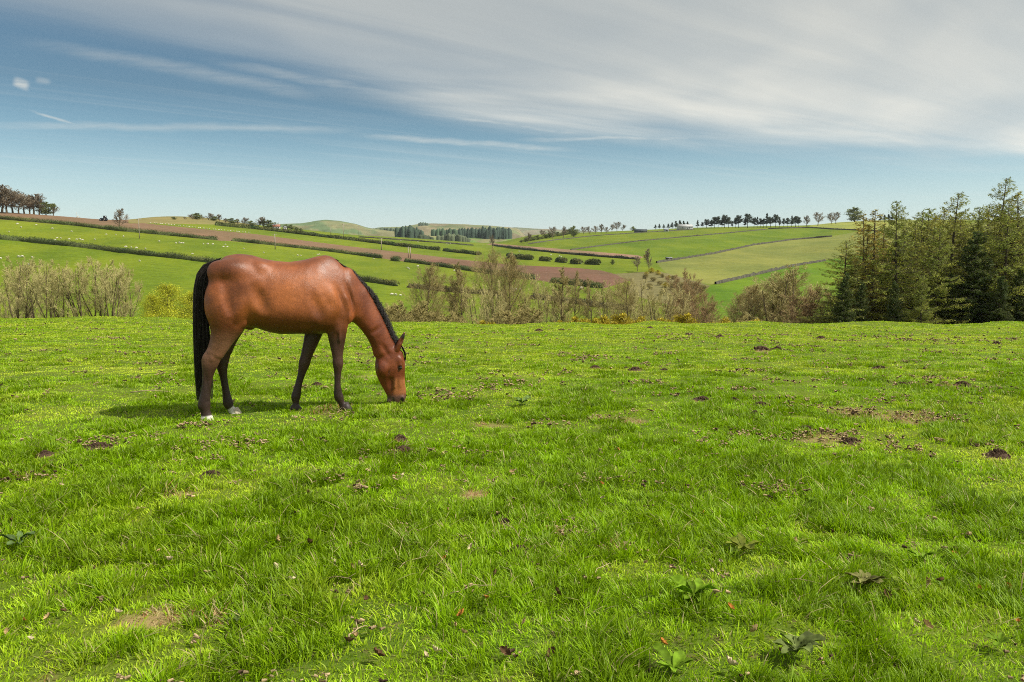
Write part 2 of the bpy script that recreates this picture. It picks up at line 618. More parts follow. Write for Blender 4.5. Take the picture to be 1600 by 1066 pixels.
def hill_z(u, Y):
    u = np.asarray(u, float)
    Y = np.asarray(Y, float)
    w = np.interp(u, SKU, SKW)
    # soften corners of the skyline
    for o in (-0.012, 0.012):
        w = w + np.interp(u + o, SKU, SKW)
    w /= 3
    D = np.interp(u, [(a - 800) / F_PX * 0.994 for a, _ in SKD], [b for _, b in SKD])
    z0 = -12.4
    zs = CAM_Z + w * D
    t = (Y - 150) / (D - 150)
    tt = np.clip(t, 0, 1)
    zz = z0 + (zs - z0) * (tt + 0.10 * np.sin(tt * math.pi) * tt)
    zz = zz + (fbm(u * 9 + 3, Y / 130.0, 21, 3) - 0.5) * 5.0 * np.sin(tt * math.pi)
    zz = np.where(t > 1, zs - (Y - D) * 0.10, zz)
    zn = np.interp(Y, [44, 46, 52, 60, 75, 100, 150], [-4.2, -4.2, -5.2, -6.6, -8.6, -10.9, -12.4])
    k_ = smooth01((Y - 120) / 60)
    zz2 = np.where(Y < 150, zn, zz)
    return zz2


def on_hill(x, y, d0=151.0):
    """world point where the line of sight through a photo pixel first meets the hillside"""
    u, w = pix(x, y)
    Y = np.linspace(d0, 1000, 3400)
    z = hill_z(np.full_like(Y, u), Y)
    below = (CAM_Z + w * Y) < z
    if below.any():
        i = int(np.argmax(below))
    else:
        i = int(np.argmax(z - (CAM_Z + w * Y)))
    return np.array([u * Y[i], Y[i], z[i]])


us = np.concatenate([-np.geomspace(4, 1.06, 40), np.linspace(-1.05, 1.05, 1000), np.geomspace(1.06, 4, 40)])
Ys = np.concatenate([np.linspace(44, 148, 40), np.geomspace(150, 1050, 420)])
UU, YY = np.meshgrid(us, Ys)
ZZ = hill_z(UU, YY)
HX = UU * YY
# project to photo pixels once, to know which field each bit of land belongs to (the boundaries follow the hedges)
wv = (ZZ - CAM_Z) / YY
cyv = (wv * math.cos(PITCH) + math.sin(PITCH)) / (math.cos(PITCH) - wv * math.sin(PITCH))
PXv = 800 + F_PX * UU * (math.cos(PITCH) + cyv * math.sin(PITCH))
PYv = 533 - F_PX * cyv


def inside(poly, X, Y):
    r = np.zeros(X.shape, bool)
    n = len(poly)
    for i in range(n):
        x0, y0 = poly[i]
        x1, y1 = poly[(i + 1) % n]
        if y0 == y1:
            continue
        c = ((y0 > Y) != (y1 > Y)) & (X < (x1 - x0) * (Y - y0) / (y1 - y0) + x0)
        r ^= c
    return r


H1 = [(-60, 337), (0, 342.5), (125, 353.5), (185, 361), (262, 368), (340, 375.5)], [(362, 376.5), (430, 384), (512, 393), (597, 404)], [(632, 409), (712, 420), (760, 427), (815, 434), (835, 437)], [(860, 441), (943, 451)]
GREEN = np.array([0.122, 0.160, 0.009])
GREEN2 = np.array([0.108, 0.155, 0.010])
BROWN = np.array([0.165, 0.105, 0.060])
BROWN2 = np.array([0.145, 0.080, 0.052])
STUB = np.array([0.165, 0.180, 0.040])
SCRUB = np.array([0.19, 0.165, 0.060])
colv = np.tile(GREEN, (UU.size, 1)).reshape(UU.shape + (3,))
FIELDS = [
    ([(-300, 450), (-300, 395), (0, 372), (110, 383), (335, 410), (572, 438), (950, 480), (1000, 520), (-300, 520)], np.array([0.118, 0.162, 0.008])),
    ([(-400, 320), (200, 330), (200, 349), (225, 349), (325, 359), (400, 366), (525, 382.5), (650, 397), (725, 406), (801, 414), (904, 419), (941, 423), (967, 430), (985, 438),
      (943, 451), (860, 441), (760, 427), (632, 409), (597, 404), (512, 393), (430, 384), (362, 377), (340, 376), (262, 368), (185, 361), (125, 353.5), (0, 343), (-400, 312)], BROWN),
    ([(700, 405), (801, 414), (904, 419), (941, 423), (967, 430), (985, 438), (943, 451), (860, 441), (760, 427), (632, 409)], BROWN2),
    ([(770, 380), (785, 382), (888, 390), (996, 399), (1006, 402), (996, 405), (876, 395), (800, 386), (760, 382)], np.array([0.24, 0.15, 0.095])),
    ([(200, 348), (225, 349), (337, 351), (400, 355), (400, 340), (300, 320), (200, 320)], SCRUB),
    ([(1026, 411), (1065, 405), (1118, 396), (1177, 383), (1236, 375), (1295, 370), (1400, 352), (1600, 345), (1600, 380), (1400, 390), (1280, 408), (1236, 416), (1177, 430), (1110, 445), (1070, 438), (1040, 426)], STUB),
    ([(1266, 354), (1300, 357), (1500, 362), (1500, 330), (1266, 330)], np.array([0.22, 0.24, 0.05])),
    ([(1110, 446), (1177, 430), (1236, 416), (1280, 408), (1400, 390), (1600, 380), (1600, 520), (1060, 520)], np.array([0.092, 0.160, 0.008])),
    ([(892, 390), (943, 383), (1050, 372), (1138, 363.5), (1197, 358), (1300, 357), (1300, 369), (1236, 374), (1177, 382), (1118, 395), (1065, 403.5), (1026, 409), (1006, 402), (996, 399)], GREEN2),
    ([(1030, 424), (1075, 436), (1110, 447), (1060, 480), (980, 460), (985, 440), (960, 428)], np.array([0.15, 0.135, 0.055])),
]
msk = YY >= 150
for poly, c in FIELDS:
    # a little irregularity along the boundaries
    r = inside(poly, PXv, PYv) & msk
    colv[r] = c
colv[(YY < 150)] = (0.09, 0.13, 0.025)
vari = (fbm(HX / 40, YY / 40, 31, 4) - 0.5)[..., None]
colv = colv * (1 + 0.22 * vari)
M_land = bpy.data.materials.new("farmland")
M_land.use_nodes = True
k = NG(M_land.node_tree)
pb = M_land.node_tree.nodes['Principled BSDF']
pb.inputs['Roughness'].default_value = 0.95
pb.inputs['Specular IOR Level'].default_value = 0.1
at = k.n('ShaderNodeAttribute', attribute_name="tint")
tcn = k.n('ShaderNodeTexCoord')
mp = k.n('ShaderNodeMapping')
mp.inputs['Scale'].default_value = (1, 0.35, 1)
k.l(tcn.outputs['Object'], mp.inputs[0])
na = k.noise(mp.outputs[0], 0.05, 6, 0.6)
nb = k.noise(tcn.outputs['Object'], 0.8, 5, 0.7)
mp2 = k.n('ShaderNodeMapping')
mp2.inputs['Rotation'].default_value = (0, 0, R(-28))
mp2.inputs['Scale'].default_value = (0.012, 0.45, 1)
k.l(tcn.outputs['Object'], mp2.inputs[0])
rows = k.noise(mp2.outputs[0], 1.0, 4, 0.6)
hs = k.n('ShaderNodeHueSaturation')
k.l(at.outputs['Color'], hs.inputs['Color'])
k.l(k.m('ADD', k.rng(na, 0.3, 0.7, 0.84, 1.12), k.m('ADD', k.rng(nb, 0.3, 0.7, -0.16, 0.16), k.rng(rows, 0.3, 0.7, -0.10, 0.10))), hs.inputs['Value'])
k.l(k.rng(na, 0.3, 0.7, 0.515, 0.49), hs.inputs['Hue'])

k.l(hs.outputs[0], pb.inputs['Base Color'])
mesh_obj("hillside", np.stack([HX.ravel(), YY.ravel(), ZZ.ravel()], 1), [grid_faces(len(Ys), len(us))], M_land, smooth=True, colors=colv.reshape(-1, 3), kind="structure")

# --- far hills, each its own land form
M_farland = mat("far_land", (1, 1, 1), 0.95, 0.2, 0.006, tint=True, spec=0.1)


def far_hill(name, D, depth, line, base_y, col, seed):
    """line: skyline in photo pixels; the hill rises towards distance D and falls off behind it"""
    lu = [pix(x, y)[0] for x, y in line]
    lw = [pix(x, y)[1] for x, y in line]
    u = np.linspace(lu[0], lu[-1], 260)
    w = np.interp(u, lu, lw)
    ker = np.ones(5) / 5
    w = np.convolve(np.pad(w, 2, 'edge'), ker, 'valid')
    wb = pix(800, base_y)[1]
    t = np.linspace(-1, 1, 60)
    U, T = np.meshgrid(u, t)
    zt = CAM_Z + w[None, :] * D
    zb = CAM_Z + wb * D - 25
    prof = np.cos(T * math.pi / 2) ** 1.2
    endf = smooth01(np.minimum((U - u[0]), (u[-1] - U)) / 0.02)
    Z = zb + (zt - zb) * prof * (0.3 + 0.7 * endf) + (fbm(U * 60, T * 5, seed, 3) - .5) * 16 * np.abs(T)
    Yv = D + T * depth
    n = fbm(U * 40, T * 6, seed + 3, 3)[..., None]
    n2 = fbm(U * 120, T * 14, seed + 5, 2)[..., None]
    c = np.array(col[0]) * (1 - smooth01((n - .4) / .2)) + np.array(col[1]) * smooth01((n - .4) / .2)
    c = c * (0.75 + 0.5 * n2)
    mesh_obj(name, np.stack([(U * Yv).ravel(), Yv.ravel(), Z.ravel()], 1), [grid_faces(60, 260)], M_farland, smooth=True, colors=c.reshape(-1, 3), kind="structure")
    return lambda x: CAM_Z + np.interp(pix(x, 360)[0], u, w) * D


far_hill("hill", 2400, 700, [(395, 358), (420, 353), (440, 351), (470, 350), (490, 347), (508, 344.5), (530, 346.5), (555, 351), (575, 357), (600, 361), (640, 366), (690, 372)], 372,
         [(0.10, 0.145, 0.06), (0.17, 0.165, 0.075)], 51)
far_hill("hill", 3200, 900, [(560, 364), (590, 357), (625, 356), (650, 352), (662, 350.5), (690, 351), (725, 351.5), (775, 354.5), (800, 357), (830, 362)], 372,
         [(0.13, 0.15, 0.06), (0.19, 0.16, 0.085)], 61)
far_hill("hill", 4600, 1000, [(740, 362), (780, 358), (805, 356), (835, 358), (860, 359), (900, 361), (960, 364)], 372, [(0.13, 0.15, 0.08), (0.17, 0.15, 0.09)], 66)
far_hill("hill", 1500, 350, [(560, 376), (600, 371), (640, 369), (700, 369), (760, 371), (800, 373), (850, 378)], 392,
         [(0.13, 0.22, 0.05), (0.21, 0.20, 0.085)], 71)
# low plain that carries the land on to the horizon on every side
xs2 = np.linspace(-16000, 16000, 60)
ys2 = np.linspace(-9000, 16000, 60)
PX2, PY2 = np.meshgrid(xs2, ys2)
PZ2 = -95 + 0 * PX2
mesh_obj("countryside", np.stack([PX2.ravel(), PY2.ravel(), PZ2.ravel()], 1), [grid_faces(60, 60)], mat("plain", (0.10, 0.16, 0.05), 0.95, 0.2, 0.002, spec=0.1), kind="structure")

# ------------------------------------------------------------------ grass
rng = np.random.default_rng(11)
EXPO = 1.0


def grass_points():
    """density falls with distance, blades grow wider instead"""
    out = []
    for (y0, y1, rho) in ((1.7, 3.2, 15500), (3.2, 4.6, 13500), (4.6, 6.5, 9800), (6.5, 9, 6600), (9, 13, 3700), (13, 18, 2000), (18, 25, 1100), (25, 33, 600), (33, 44, 360)):
        hw = lambda y: 0.70 * y + 2.2
        area = (hw(y0) + hw(y1)) * (y1 - y0)
        n = int(area * rho)
        y = rng.uniform(y0, y1, n)
        x = rng.uniform(-1, 1, n) * hw(y1)
        k_ = np.abs(x) < hw(y)
        out.append(np.stack([x[k_], y[k_]], 1))
    return np.concatenate(out)


P = grass_points()
x, y = P[:, 0], P[:, 1]
lush = lush_map(x, y)
bare = bare_map(x, y)
keep = rng.random(len(x)) > bare * 0.72
keep &= rng.random(len(x)) < 0.62 + 0.5 * np.minimum(lush, 1)
x, y, lush, bare = x[keep], y[keep], lush[keep], bare[keep]
n = len(x)
z = pad_z(x, y)
dist = y
# tussocks: each blade leans away from the middle of the tuft it belongs to
cs = np.where(y < 9, 0.11, 0.20)
ix_, iy_ = np.floor(x / cs), np.floor(y / cs)
jx_ = vnoise(ix_, iy_, 201)
jy_ = vnoise(ix_, iy_, 203)
tcx, tcy = (ix_ + .5 + (jx_ - .5) * 1.2) * cs, (iy_ + .5 + (jy_ - .5) * 1.2) * cs
rt = np.hypot(x - tcx, y - tcy) / cs
wind = fbm(x * 0.9, y * 0.9, 81, 2) * 12
az = np.where(rng.random(n) < 0.6, np.arctan2(y - tcy, x - tcx), np.where(rng.random(n) < .5, wind, rng.uniform(0, 2 * math.pi, n))) + rng.normal(0, 0.5, n)
shortf = 1 - 0.36 * smooth01((y - 4.5) / 4.5)
tuf = vnoise(ix_, iy_, 207)
L = (0.023 + 0.044 * np.minimum(lush, 1.0) ** 1.3 + 0.065 * np.clip(lush - 1, 0, 2)) * rng.lognormal(0, 0.30, n) * shortf * (0.72 + .6 * tuf) * (1.15 - .4 * np.minimum(rt, 1))
L *= 1 + 0.25 * smooth01((y - 14) / 20)
lean = np.clip(rng.normal(0.70, 0.30, n) + .35 * (rt - .4), 0.05, 1.5) * (1 - 0.15 * lush)
wid = np.clip(0.0022 + 0.00058 * y, 0.0036, 0.025) * rng.uniform(0.7, 1.3, n) * (1 + 0.12 * lush)
# colours
hue = fbm(x * 0.5 + 9, y * 0.5, 91, 3) - 0.5
hue2 = fbm(x * 2.3, y * 2.3, 95, 2) - 0.5
r_ = rng.random(n)
yel = np.clip(0.31 + 1.1 * hue + 0.8 * hue2 + .22 * (vnoise(ix_, iy_, 211) - .5) + rng.normal(0, 0.16, n) - 0.50 * np.minimum(lush, 1) + 0.34 * smooth01((y - 8) / 14), 0, 1)[:, None]
c_l = np.array([0.290, 0.490, 0.003])
c_y = np.array([0.560, 0.660, 0.040])
C = c_l * (1 - yel) + c_y * yel
C *= (0.80 + .40 * vnoise(ix_, iy_, 223))[:, None]
C *= (rng.uniform(0.74, 1.26, n) * (1.08 - .40 * np.minimum(lush, 1)))[:, None]
straw = (r_ < 0.035 + 0.8 * bare + 0.015 * (1 - np.minimum(lush, 1))) & (rng.random(n) < 0.8)
C[straw] = np.array([0.50, 0.42, 0.20]) * rng.uniform(0.6, 1.15, straw.sum())[:, None]
redb = straw & (bare > 0.3) & (rng.random(n) < .5)
C[redb] = np.array([0.40, 0.20, 0.08]) * rng.uniform(0.6, 1.1, redb.sum())[:, None]
lean[straw] += 0.5
L[straw] *= 1.15
root = np.stack([x, y, z - 0.004], 1)
dirh = np.stack([np.cos(az), np.sin(az), np.zeros(n)], 1)
side = np.stack([-np.sin(az), np.cos(az), np.zeros(n)], 1)
tw = rng.uniform(-0.9, 0.9, n)[:, None]
side = side * np.cos(tw) + dirh * np.sin(tw)


def blade_pts(t):
    up = t - 0.30 * np.minimum(lean, 1.0) * t * t
    fwd = lean * (0.25 * t + 0.65 * t * t)
    return root + dirh * (L * fwd)[:, None] + np.array([[0, 0, 1.0]]) * (L * up)[:, None]


def make_blades(name, sel, levels):
    m = sel.sum()
    Vs = []
    Cs = []
    for (t, wf, cf) in levels:
        p = blade_pts(t)[sel]
        if wf > 0:
            s_ = side[sel] * (wid[sel] * wf / 2)[:, None]
            Vs += [p - s_, p + s_]
            Cs += [C[sel] * cf, C[sel] * cf]
        else:
            Vs.append(p)
            Cs.append(C[sel] * cf)
    kk = len(Vs)
    V = np.stack(Vs, 1).reshape(-1, 3)
    CC = np.stack(Cs, 1).reshape(-1, 3)
    b = (np.arange(m) * kk)[:, None]
    Q = [b + np.array([[2 * i, 2 * i + 1, 2 * i + 3, 2 * i + 2]]) for i in range(len(levels) - 2)]
    T = b + np.array([[kk - 3, kk - 2, kk - 1]])
    return V, [np.concatenate(Q), T], CC


V1, F1, C1 = make_blades("a", dist < 7.5, [(0, .9, .9), (0.45, 1.0, 1), (0.8, 0.65, 1), (1, 0, 1.0)])
V2, F2, C2 = make_blades("b", dist >= 7.5, [(0, 1, .9), (0.6, 0.9, 1), (1, 0, 1.0)])
o1 = len(V1)
mesh_obj("grass", np.concatenate([V1, V2]), [F1[0], F2[0] + o1, F1[1], F2[1] + o1], M_blade, colors=np.concatenate([C1, C2]),
         label="short bright green pasture grass covering the whole paddock", cat="grass", kind="stuff")
del V1, F1, C1, V2, F2, C2

# ------------------------------------------------------------------ the horse
HT = R(20)
H_O = np.array([-2.37, 7.71])


def HP(X, Y, ly=0.0):
    """measured outline point -> horse space (x forward, y to its far side, z up), on the plane y = ly"""
    u, w = pix(280 + X / 3.4395, 370 + Y / 3.4387)
    # world point = t*(u,1,w)+(0,0,cam); lateral coordinate = dot(p-O, l)
    l = np.array([-math.sin(HT), math.cos(HT)])
    f = np.array([math.cos(HT), math.sin(HT)])
    t = (ly + H_O @ l) / (u * l[0] + l[1])
    p = np.array([u * t, t])
    return np.array([(p - H_O) @ f, ly, CAM_Z + w * t])


PXM = 1.0 / (3.44 * 155.0)            # one outline unit in metres
h_vox = 0.0085
gx = np.arange(-1.0, 1.45, h_vox)
gy = np.arange(-0.42, 0.42, h_vox)
gz = np.arange(-0.06, 1.74, h_vox)
SDF = np.full((len(gx), len(gy), len(gz)), 1.0, np.float32)


def smin(a, b, k):
    h = np.clip(0.5 + 0.5 * (b - a) / k, 0, 1)
    return b * (1 - h) + a * h - k * h * (1 - h)


def region(lo, hi, pad):
    ix = [int(max(0, np.searchsorted(g_, lo[i] - pad))) for i, g_ in enumerate((gx, gy, gz))]
    jx = [int(min(len(g_), np.searchsorted(g_, hi[i] + pad))) for i, g_ in enumerate((gx, gy, gz))]
    return tuple(slice(a, b) for a, b in zip(ix, jx))


def sweep(secs, k=0.03, pw=2.0):
    """secs: rows (x, z, half thickness in the side view, lateral centre, lateral half width, [egg])"""
    Sx = np.array([s_[:5] for s_ in secs], float)
    eg = np.array([s_[5] if len(s_) > 5 else 0.0 for s_ in secs])
    # resample smoothly
    nr_ = len(Sx)
    if nr_ > 2:
        ti = np.arange(nr_)
        tf = np.linspace(0, nr_ - 1, (nr_ - 1) * 5 + 1)
        al_ = np.column_stack([Sx, eg])
        fi = np.column_stack([np.interp(tf, ti, al_[:, c_]) for c_ in range(6)])
        for _ in range(6):
            fi[1:-1] = fi[1:-1] * .5 + .25 * (fi[:-2] + fi[2:])
        Sx, eg = fi[:, :5], fi[:, 5]
    tt = np.concatenate([[0], np.cumsum(np.hypot(np.diff(Sx[:, 0]), np.diff(Sx[:, 1])))])
    rmax = max(Sx[:, 2].max(), Sx[:, 4].max())
    lo = (Sx[:, 0].min() - rmax, (Sx[:, 3] - Sx[:, 4]).min(), Sx[:, 1].min() - rmax)
    hi = (Sx[:, 0].max() + rmax, (Sx[:, 3] + Sx[:, 4]).max(), Sx[:, 1].max() + rmax)
    sl = region(lo, hi, 0.08)
    Xg, Zg = np.meshgrid(gx[sl[0]], gz[sl[2]], indexing='ij')
    best = np.full(Xg.shape, 1e9)
    prm = np.zeros(Xg.shape)
    nn = np.zeros(Xg.shape)
    ee = np.zeros(Xg.shape)
    for i in range(len(Sx) - 1):
        a = Sx[i, :2]
        b = Sx[i + 1, :2]
        d = b - a
        L_ = np.hypot(*d)
        tx = ((Xg - a[0]) * d[0] + (Zg - a[1]) * d[1]) / (L_ * L_)
        tc_ = np.clip(tx, 0, 1)
        qx = Xg - a[0] - tc_ * d[0]
        qz = Zg - a[1] - tc_ * d[1]
        dd = np.hypot(qx, qz)
        r = dd < best
        sn = (-d[1] * qx + d[0] * qz) / L_
        over = np.where(tx < 0, -tx * L_, np.where(tx > 1, (tx - 1) * L_, 0))
        end = (i == 0) & (tx < 0) | (i == len(Sx) - 2) & (tx > 1)
        nval = np.where(end, sn, np.sign(sn) * dd)
        best = np.where(r, dd, best)
        prm = np.where(r, tt[i] + tc_ * L_, prm)
        nn = np.where(r, nval, nn)
        ee = np.where(r, np.where(end, over, 0), ee)
    hn = np.interp(prm, tt, Sx[:, 2])[:, None, :]
    yc = np.interp(prm, tt, Sx[:, 3])[:, None, :]
    hb = np.interp(prm, tt, Sx[:, 4])[:, None, :]
    eg_ = np.interp(prm, tt, eg)[:, None, :]
    Yg = gy[sl[1]][None, :, None]
    nq = nn[:, None, :] / hn
    hbb = hb * (1 - eg_ * np.clip(nq, -1, 1))
    he = np.minimum(hn, hb)
    yq = np.abs(Yg - yc) / hbb
    eq = ee[:, None, :] / (he * 0.8)
    v = (np.abs(nq) ** pw + yq ** pw) ** (1 / pw)
    v = np.sqrt(v ** 2 + eq ** 2)
    gr = np.sqrt((nq / hn) ** 2 + (yq / hbb) ** 2 + (eq / (he * 0.8)) ** 2) / np.maximum(v, 1e-3)
    f = (v - 1) / np.maximum(gr, 1e-3)
    SDF[sl] = smin(SDF[sl], f.astype(np.float32), k)


def ell(c, r, k=0.03, ang=0.0, sub=False, yaw=0.0):
    """ellipsoid muscle; ang tilts it in the side view"""
    rm = max(r)
    sl = region([q - rm for q in c], [q + rm for q in c], 0.06)
    X_, Y_, Z_ = np.meshgrid(gx[sl[0]] - c[0], gy[sl[1]] - c[1], gz[sl[2]] - c[2], indexing='ij')
    ca, sa = math.cos(ang), math.sin(ang)
    A_ = X_ * ca + Z_ * sa
    B_ = -X_ * sa + Z_ * ca
    v = np.sqrt((A_ / r[0]) ** 2 + (Y_ / r[1]) ** 2 + (B_ / r[2]) ** 2)
    gr = np.sqrt((A_ / r[0] ** 2) ** 2 + (Y_ / r[1] ** 2) ** 2 + (B_ / r[2] ** 2) ** 2)
    f = (v * (v - 1) / np.maximum(gr, 1e-3)).astype(np.float32)
    if sub:
        SDF[sl] = -smin(-SDF[sl], f, k)
    else:
        SDF[sl] = smin(SDF[sl], f, k)


def trunk(secs, pw=2.4):
    Sx = np.array([s_[:6] for s_ in secs], float)
    x0, x1 = Sx[0, 0], Sx[-1, 0]
    xx = np.linspace(x0, x1, 400)
    f_ = [np.interp(xx, Sx[:, 0], Sx[:, c_]) for c_ in (1, 2, 4, 5)]
    kr = np.hanning(35)
    kr /= kr.sum()
    f_ = [np.convolve(np.pad(q, 17, 'reflect', reflect_type='odd'), kr, 'valid') for q in f_]
    X1 = gx[:, None, None]
    cz, hz_, wy, eg_ = [np.interp(gx, xx, q)[:, None, None] for q in f_]
    over = np.maximum(np.maximum(x0 - X1, X1 - x1), 0)
    nq = (gz[None, None, :] - cz) / hz_
    wv_ = wy * (1 - eg_ * np.clip(nq, -1, 1))
    yq = np.abs(gy[None, :, None]) / wv_
    eq = over / .11
    v = (np.abs(nq) ** pw + yq ** pw) ** (1 / pw)
    v = np.sqrt(v ** 2 + eq ** 2)
    gr = np.sqrt((nq / hz_) ** 2 + (yq / wv_) ** 2 + (eq / .11) ** 2) / np.maximum(v, 1e-3)
    return ((v - 1) / np.maximum(gr, 1e-3)).astype(np.float32)


def vsec(X, top, bot, w, eggv=0.0):
    a, b = HP(X, top), HP(X, bot)
    return (a[0] * .5 + b[0] * .5, (a[2] + b[2]) / 2, abs(a[2] - b[2]) / 2, 0.0, w, eggv)


def psec(p, q, w, eggv=0.0):
    a, b = HP(*p), HP(*q)
    return ((a[0] + b[0]) / 2, (a[2] + b[2]) / 2, math.hypot(a[0] - b[0], a[2] - b[2]) / 2, 0.0, w, eggv)


# trunk
SDF[:] = np.minimum(1.0, trunk([vsec(208, 168, 440, .10), vsec(220, 140, 466, .155, .05), vsec(242, 109, 492, .21, .08), vsec(280, 98, 505, .26, .10), vsec(330, 91, 485, .282, .12),
       vsec(400, 99, 486, .285, .14), vsec(460, 119, 508, .288, .15), vsec(530, 131, 522, .30, .16), vsec(600, 136, 521, .31, .18), vsec(680, 124, 520, .303, .22),
       vsec(740, 107, 520, .28, .30), vsec(790, 98, 518, .245, .36), vsec(830, 108, 506, .215, .34), vsec(865, 138, 480, .19, .28), vsec(890, 172, 448, .16, .2)]))
# neck
sweep([psec((895, 162), (790, 390), .12, .42), psec((938, 205), (840, 425), .135, .40), psec((985, 256), (882, 438), .125, .36), psec((1020, 308), (915, 450), .105, .36),
       psec((1052, 360), (945, 466), .092, .34), psec((1085, 420), (978, 500), .083, .3), psec((1112, 478), (1013, 548), .077, .25), psec((1134, 528), (1040, 600), .074, .2),
       psec((1155, 565), (1056, 655), .072, .15)], k=0.085)
# head
sweep([psec((1200, 592), (1085, 650), .066), psec((1211, 640), (1056, 690), .08), psec((1213, 690), (1054, 730), .084), psec((1213, 740), (1072, 772), .068),
       psec((1215, 785), (1096, 812), .052), psec((1219, 825), (1116, 850), .046), psec((1219, 858), (1120, 878), .05), psec((1207, 888), (1130, 897), .043)], k=0.03)
for sgn in (-1, 1):
    # cheek, brow, nasal bone, nostril, lips
    ell(HP(1098, 712, sgn * .055), (.062, .035, .078), .03, 0.25)
    ell(HP(1183, 668, sgn * .058), (.032, .022, .050), .02, 0.1)
    ell(HP(1188, 690, sgn * .070), (.022, .014, .020), .01, 0.0)
    ell(HP(1180, 770, sgn * .035), (.022, .018, .09), .02, 0.1)
    ell(HP(1160, 775, sgn * .058), (.014, .012, .085), .012, -0.1)
    ell(HP(1120, 740, sgn * .080), (.006, .010, .05), .02, -.4, sub=True)
    ell(HP(1198, 868, sgn * .034), (.024, .020, .032), .015, 0.2)
    ell(HP(1199, 876, sgn * .056), (.009, .010, .017), .008, 0.3, sub=True)
    ell(HP(1135, 800, sgn * .070), (.022, .018, .07), .035, -0.15, sub=True)
ell(HP(1128, 882, 0), (.028, .034, .022), .02)
ell(HP(1165, 903, 0), (.030, .036, .018), .015)
# ears
for sgn in (-1, 1):
    e0 = HP(1168, 608, sgn * .045)
    e1 = HP(1184, 574, sgn * .058)
    e2 = HP(1200, 540, sgn * .062)
    e3 = HP(1211, 515, sgn * .058)
    sweep([(e0[0], e0[2], .030, e0[1], .026), (e1[0], e1[2], .031, e1[1], .024), (e2[0], e2[2], .023, e2[1], .017), (e3[0], e3[2], .011, e3[1], .009)], k=0.014)
    c = (e1 + e2) / 2 + np.array([.004, sgn * .018, 0])
    ell(c, (.040, .010, .010), .008, math.atan2(e2[2] - e1[2], e2[0] - e1[0]), sub=True)


def leg(rows, k=0.03):
    out = []
    for (X, Y, h, w, ly) in rows:
        p = HP(X, Y, ly)
        out.append((p[0], p[2], h * PXM * 1.02, ly, w))
    sweep(out, k)


# near hind leg
leg([(285, 225, 95, .07, -.14), (272, 320, 122, .11, -.155), (265, 400, 116, .122, -.165), (258, 465, 95, .105, -.17), (240, 525, 64, .082, -.17), (217, 580, 50, .064, -.17), (193, 628, 43, .050, -.17)], k=.035)
leg([(190, 628, 40, .044, -.17), (172, 656, 44, .046, -.17), (163, 692, 39, .044, -.17), (155, 738, 26, .032, -.17), (147, 800, 22, .027, -.17), (140, 855, 24, .029, -.17),
     (133, 903, 33, .037, -.17), (141, 938, 21, .028, -.17), (148, 968, 28, .036, -.17), (150, 990, 33, .044, -.17)], k=.02)
ell(HP(140, 648, -.17), (.020, .020, .045), .02, -0.5)     # point of the hock
ell(HP(112, 912, -.17), (.018, .022, .025), .015)           # ergot / fetlock tuft
# far hind leg
leg([(300, 300, 110, .10, .15), (290, 400, 100, .11, .16), (275, 480, 75, .09, .16), (258, 550, 50, .065, .16), (246, 610, 38, .05, .16)], k=.035)
leg([(244, 600, 36, .045, .16), (232, 655, 36, .043, .16), (229, 690, 31, .041, .16), (236, 738, 20, .030, .16), (246, 800, 18, .026, .16), (256, 855, 20, .028, .16),
     (262, 898, 29, .035, .16), (277, 922, 17, .027, .16), (290, 938, 22, .034, .16), (298, 950, 27, .042, .16)], k=.02)
# far fore leg
leg([(745, 440, 60, .06, .12), (722, 520, 46, .055, .12), (700, 590, 37, .046, .12), (682, 645, 29, .039, .12), (672, 682, 33, .042, .12), (660, 728, 20, .029, .12), (642, 790, 18, .026, .12),
     (631, 842, 24, .030, .12), (625, 864, 27, .033, .12), (628, 893, 15, .025, .12), (624, 912, 22, .034, .12), (620, 926, 26, .042, .12)], k=.025)
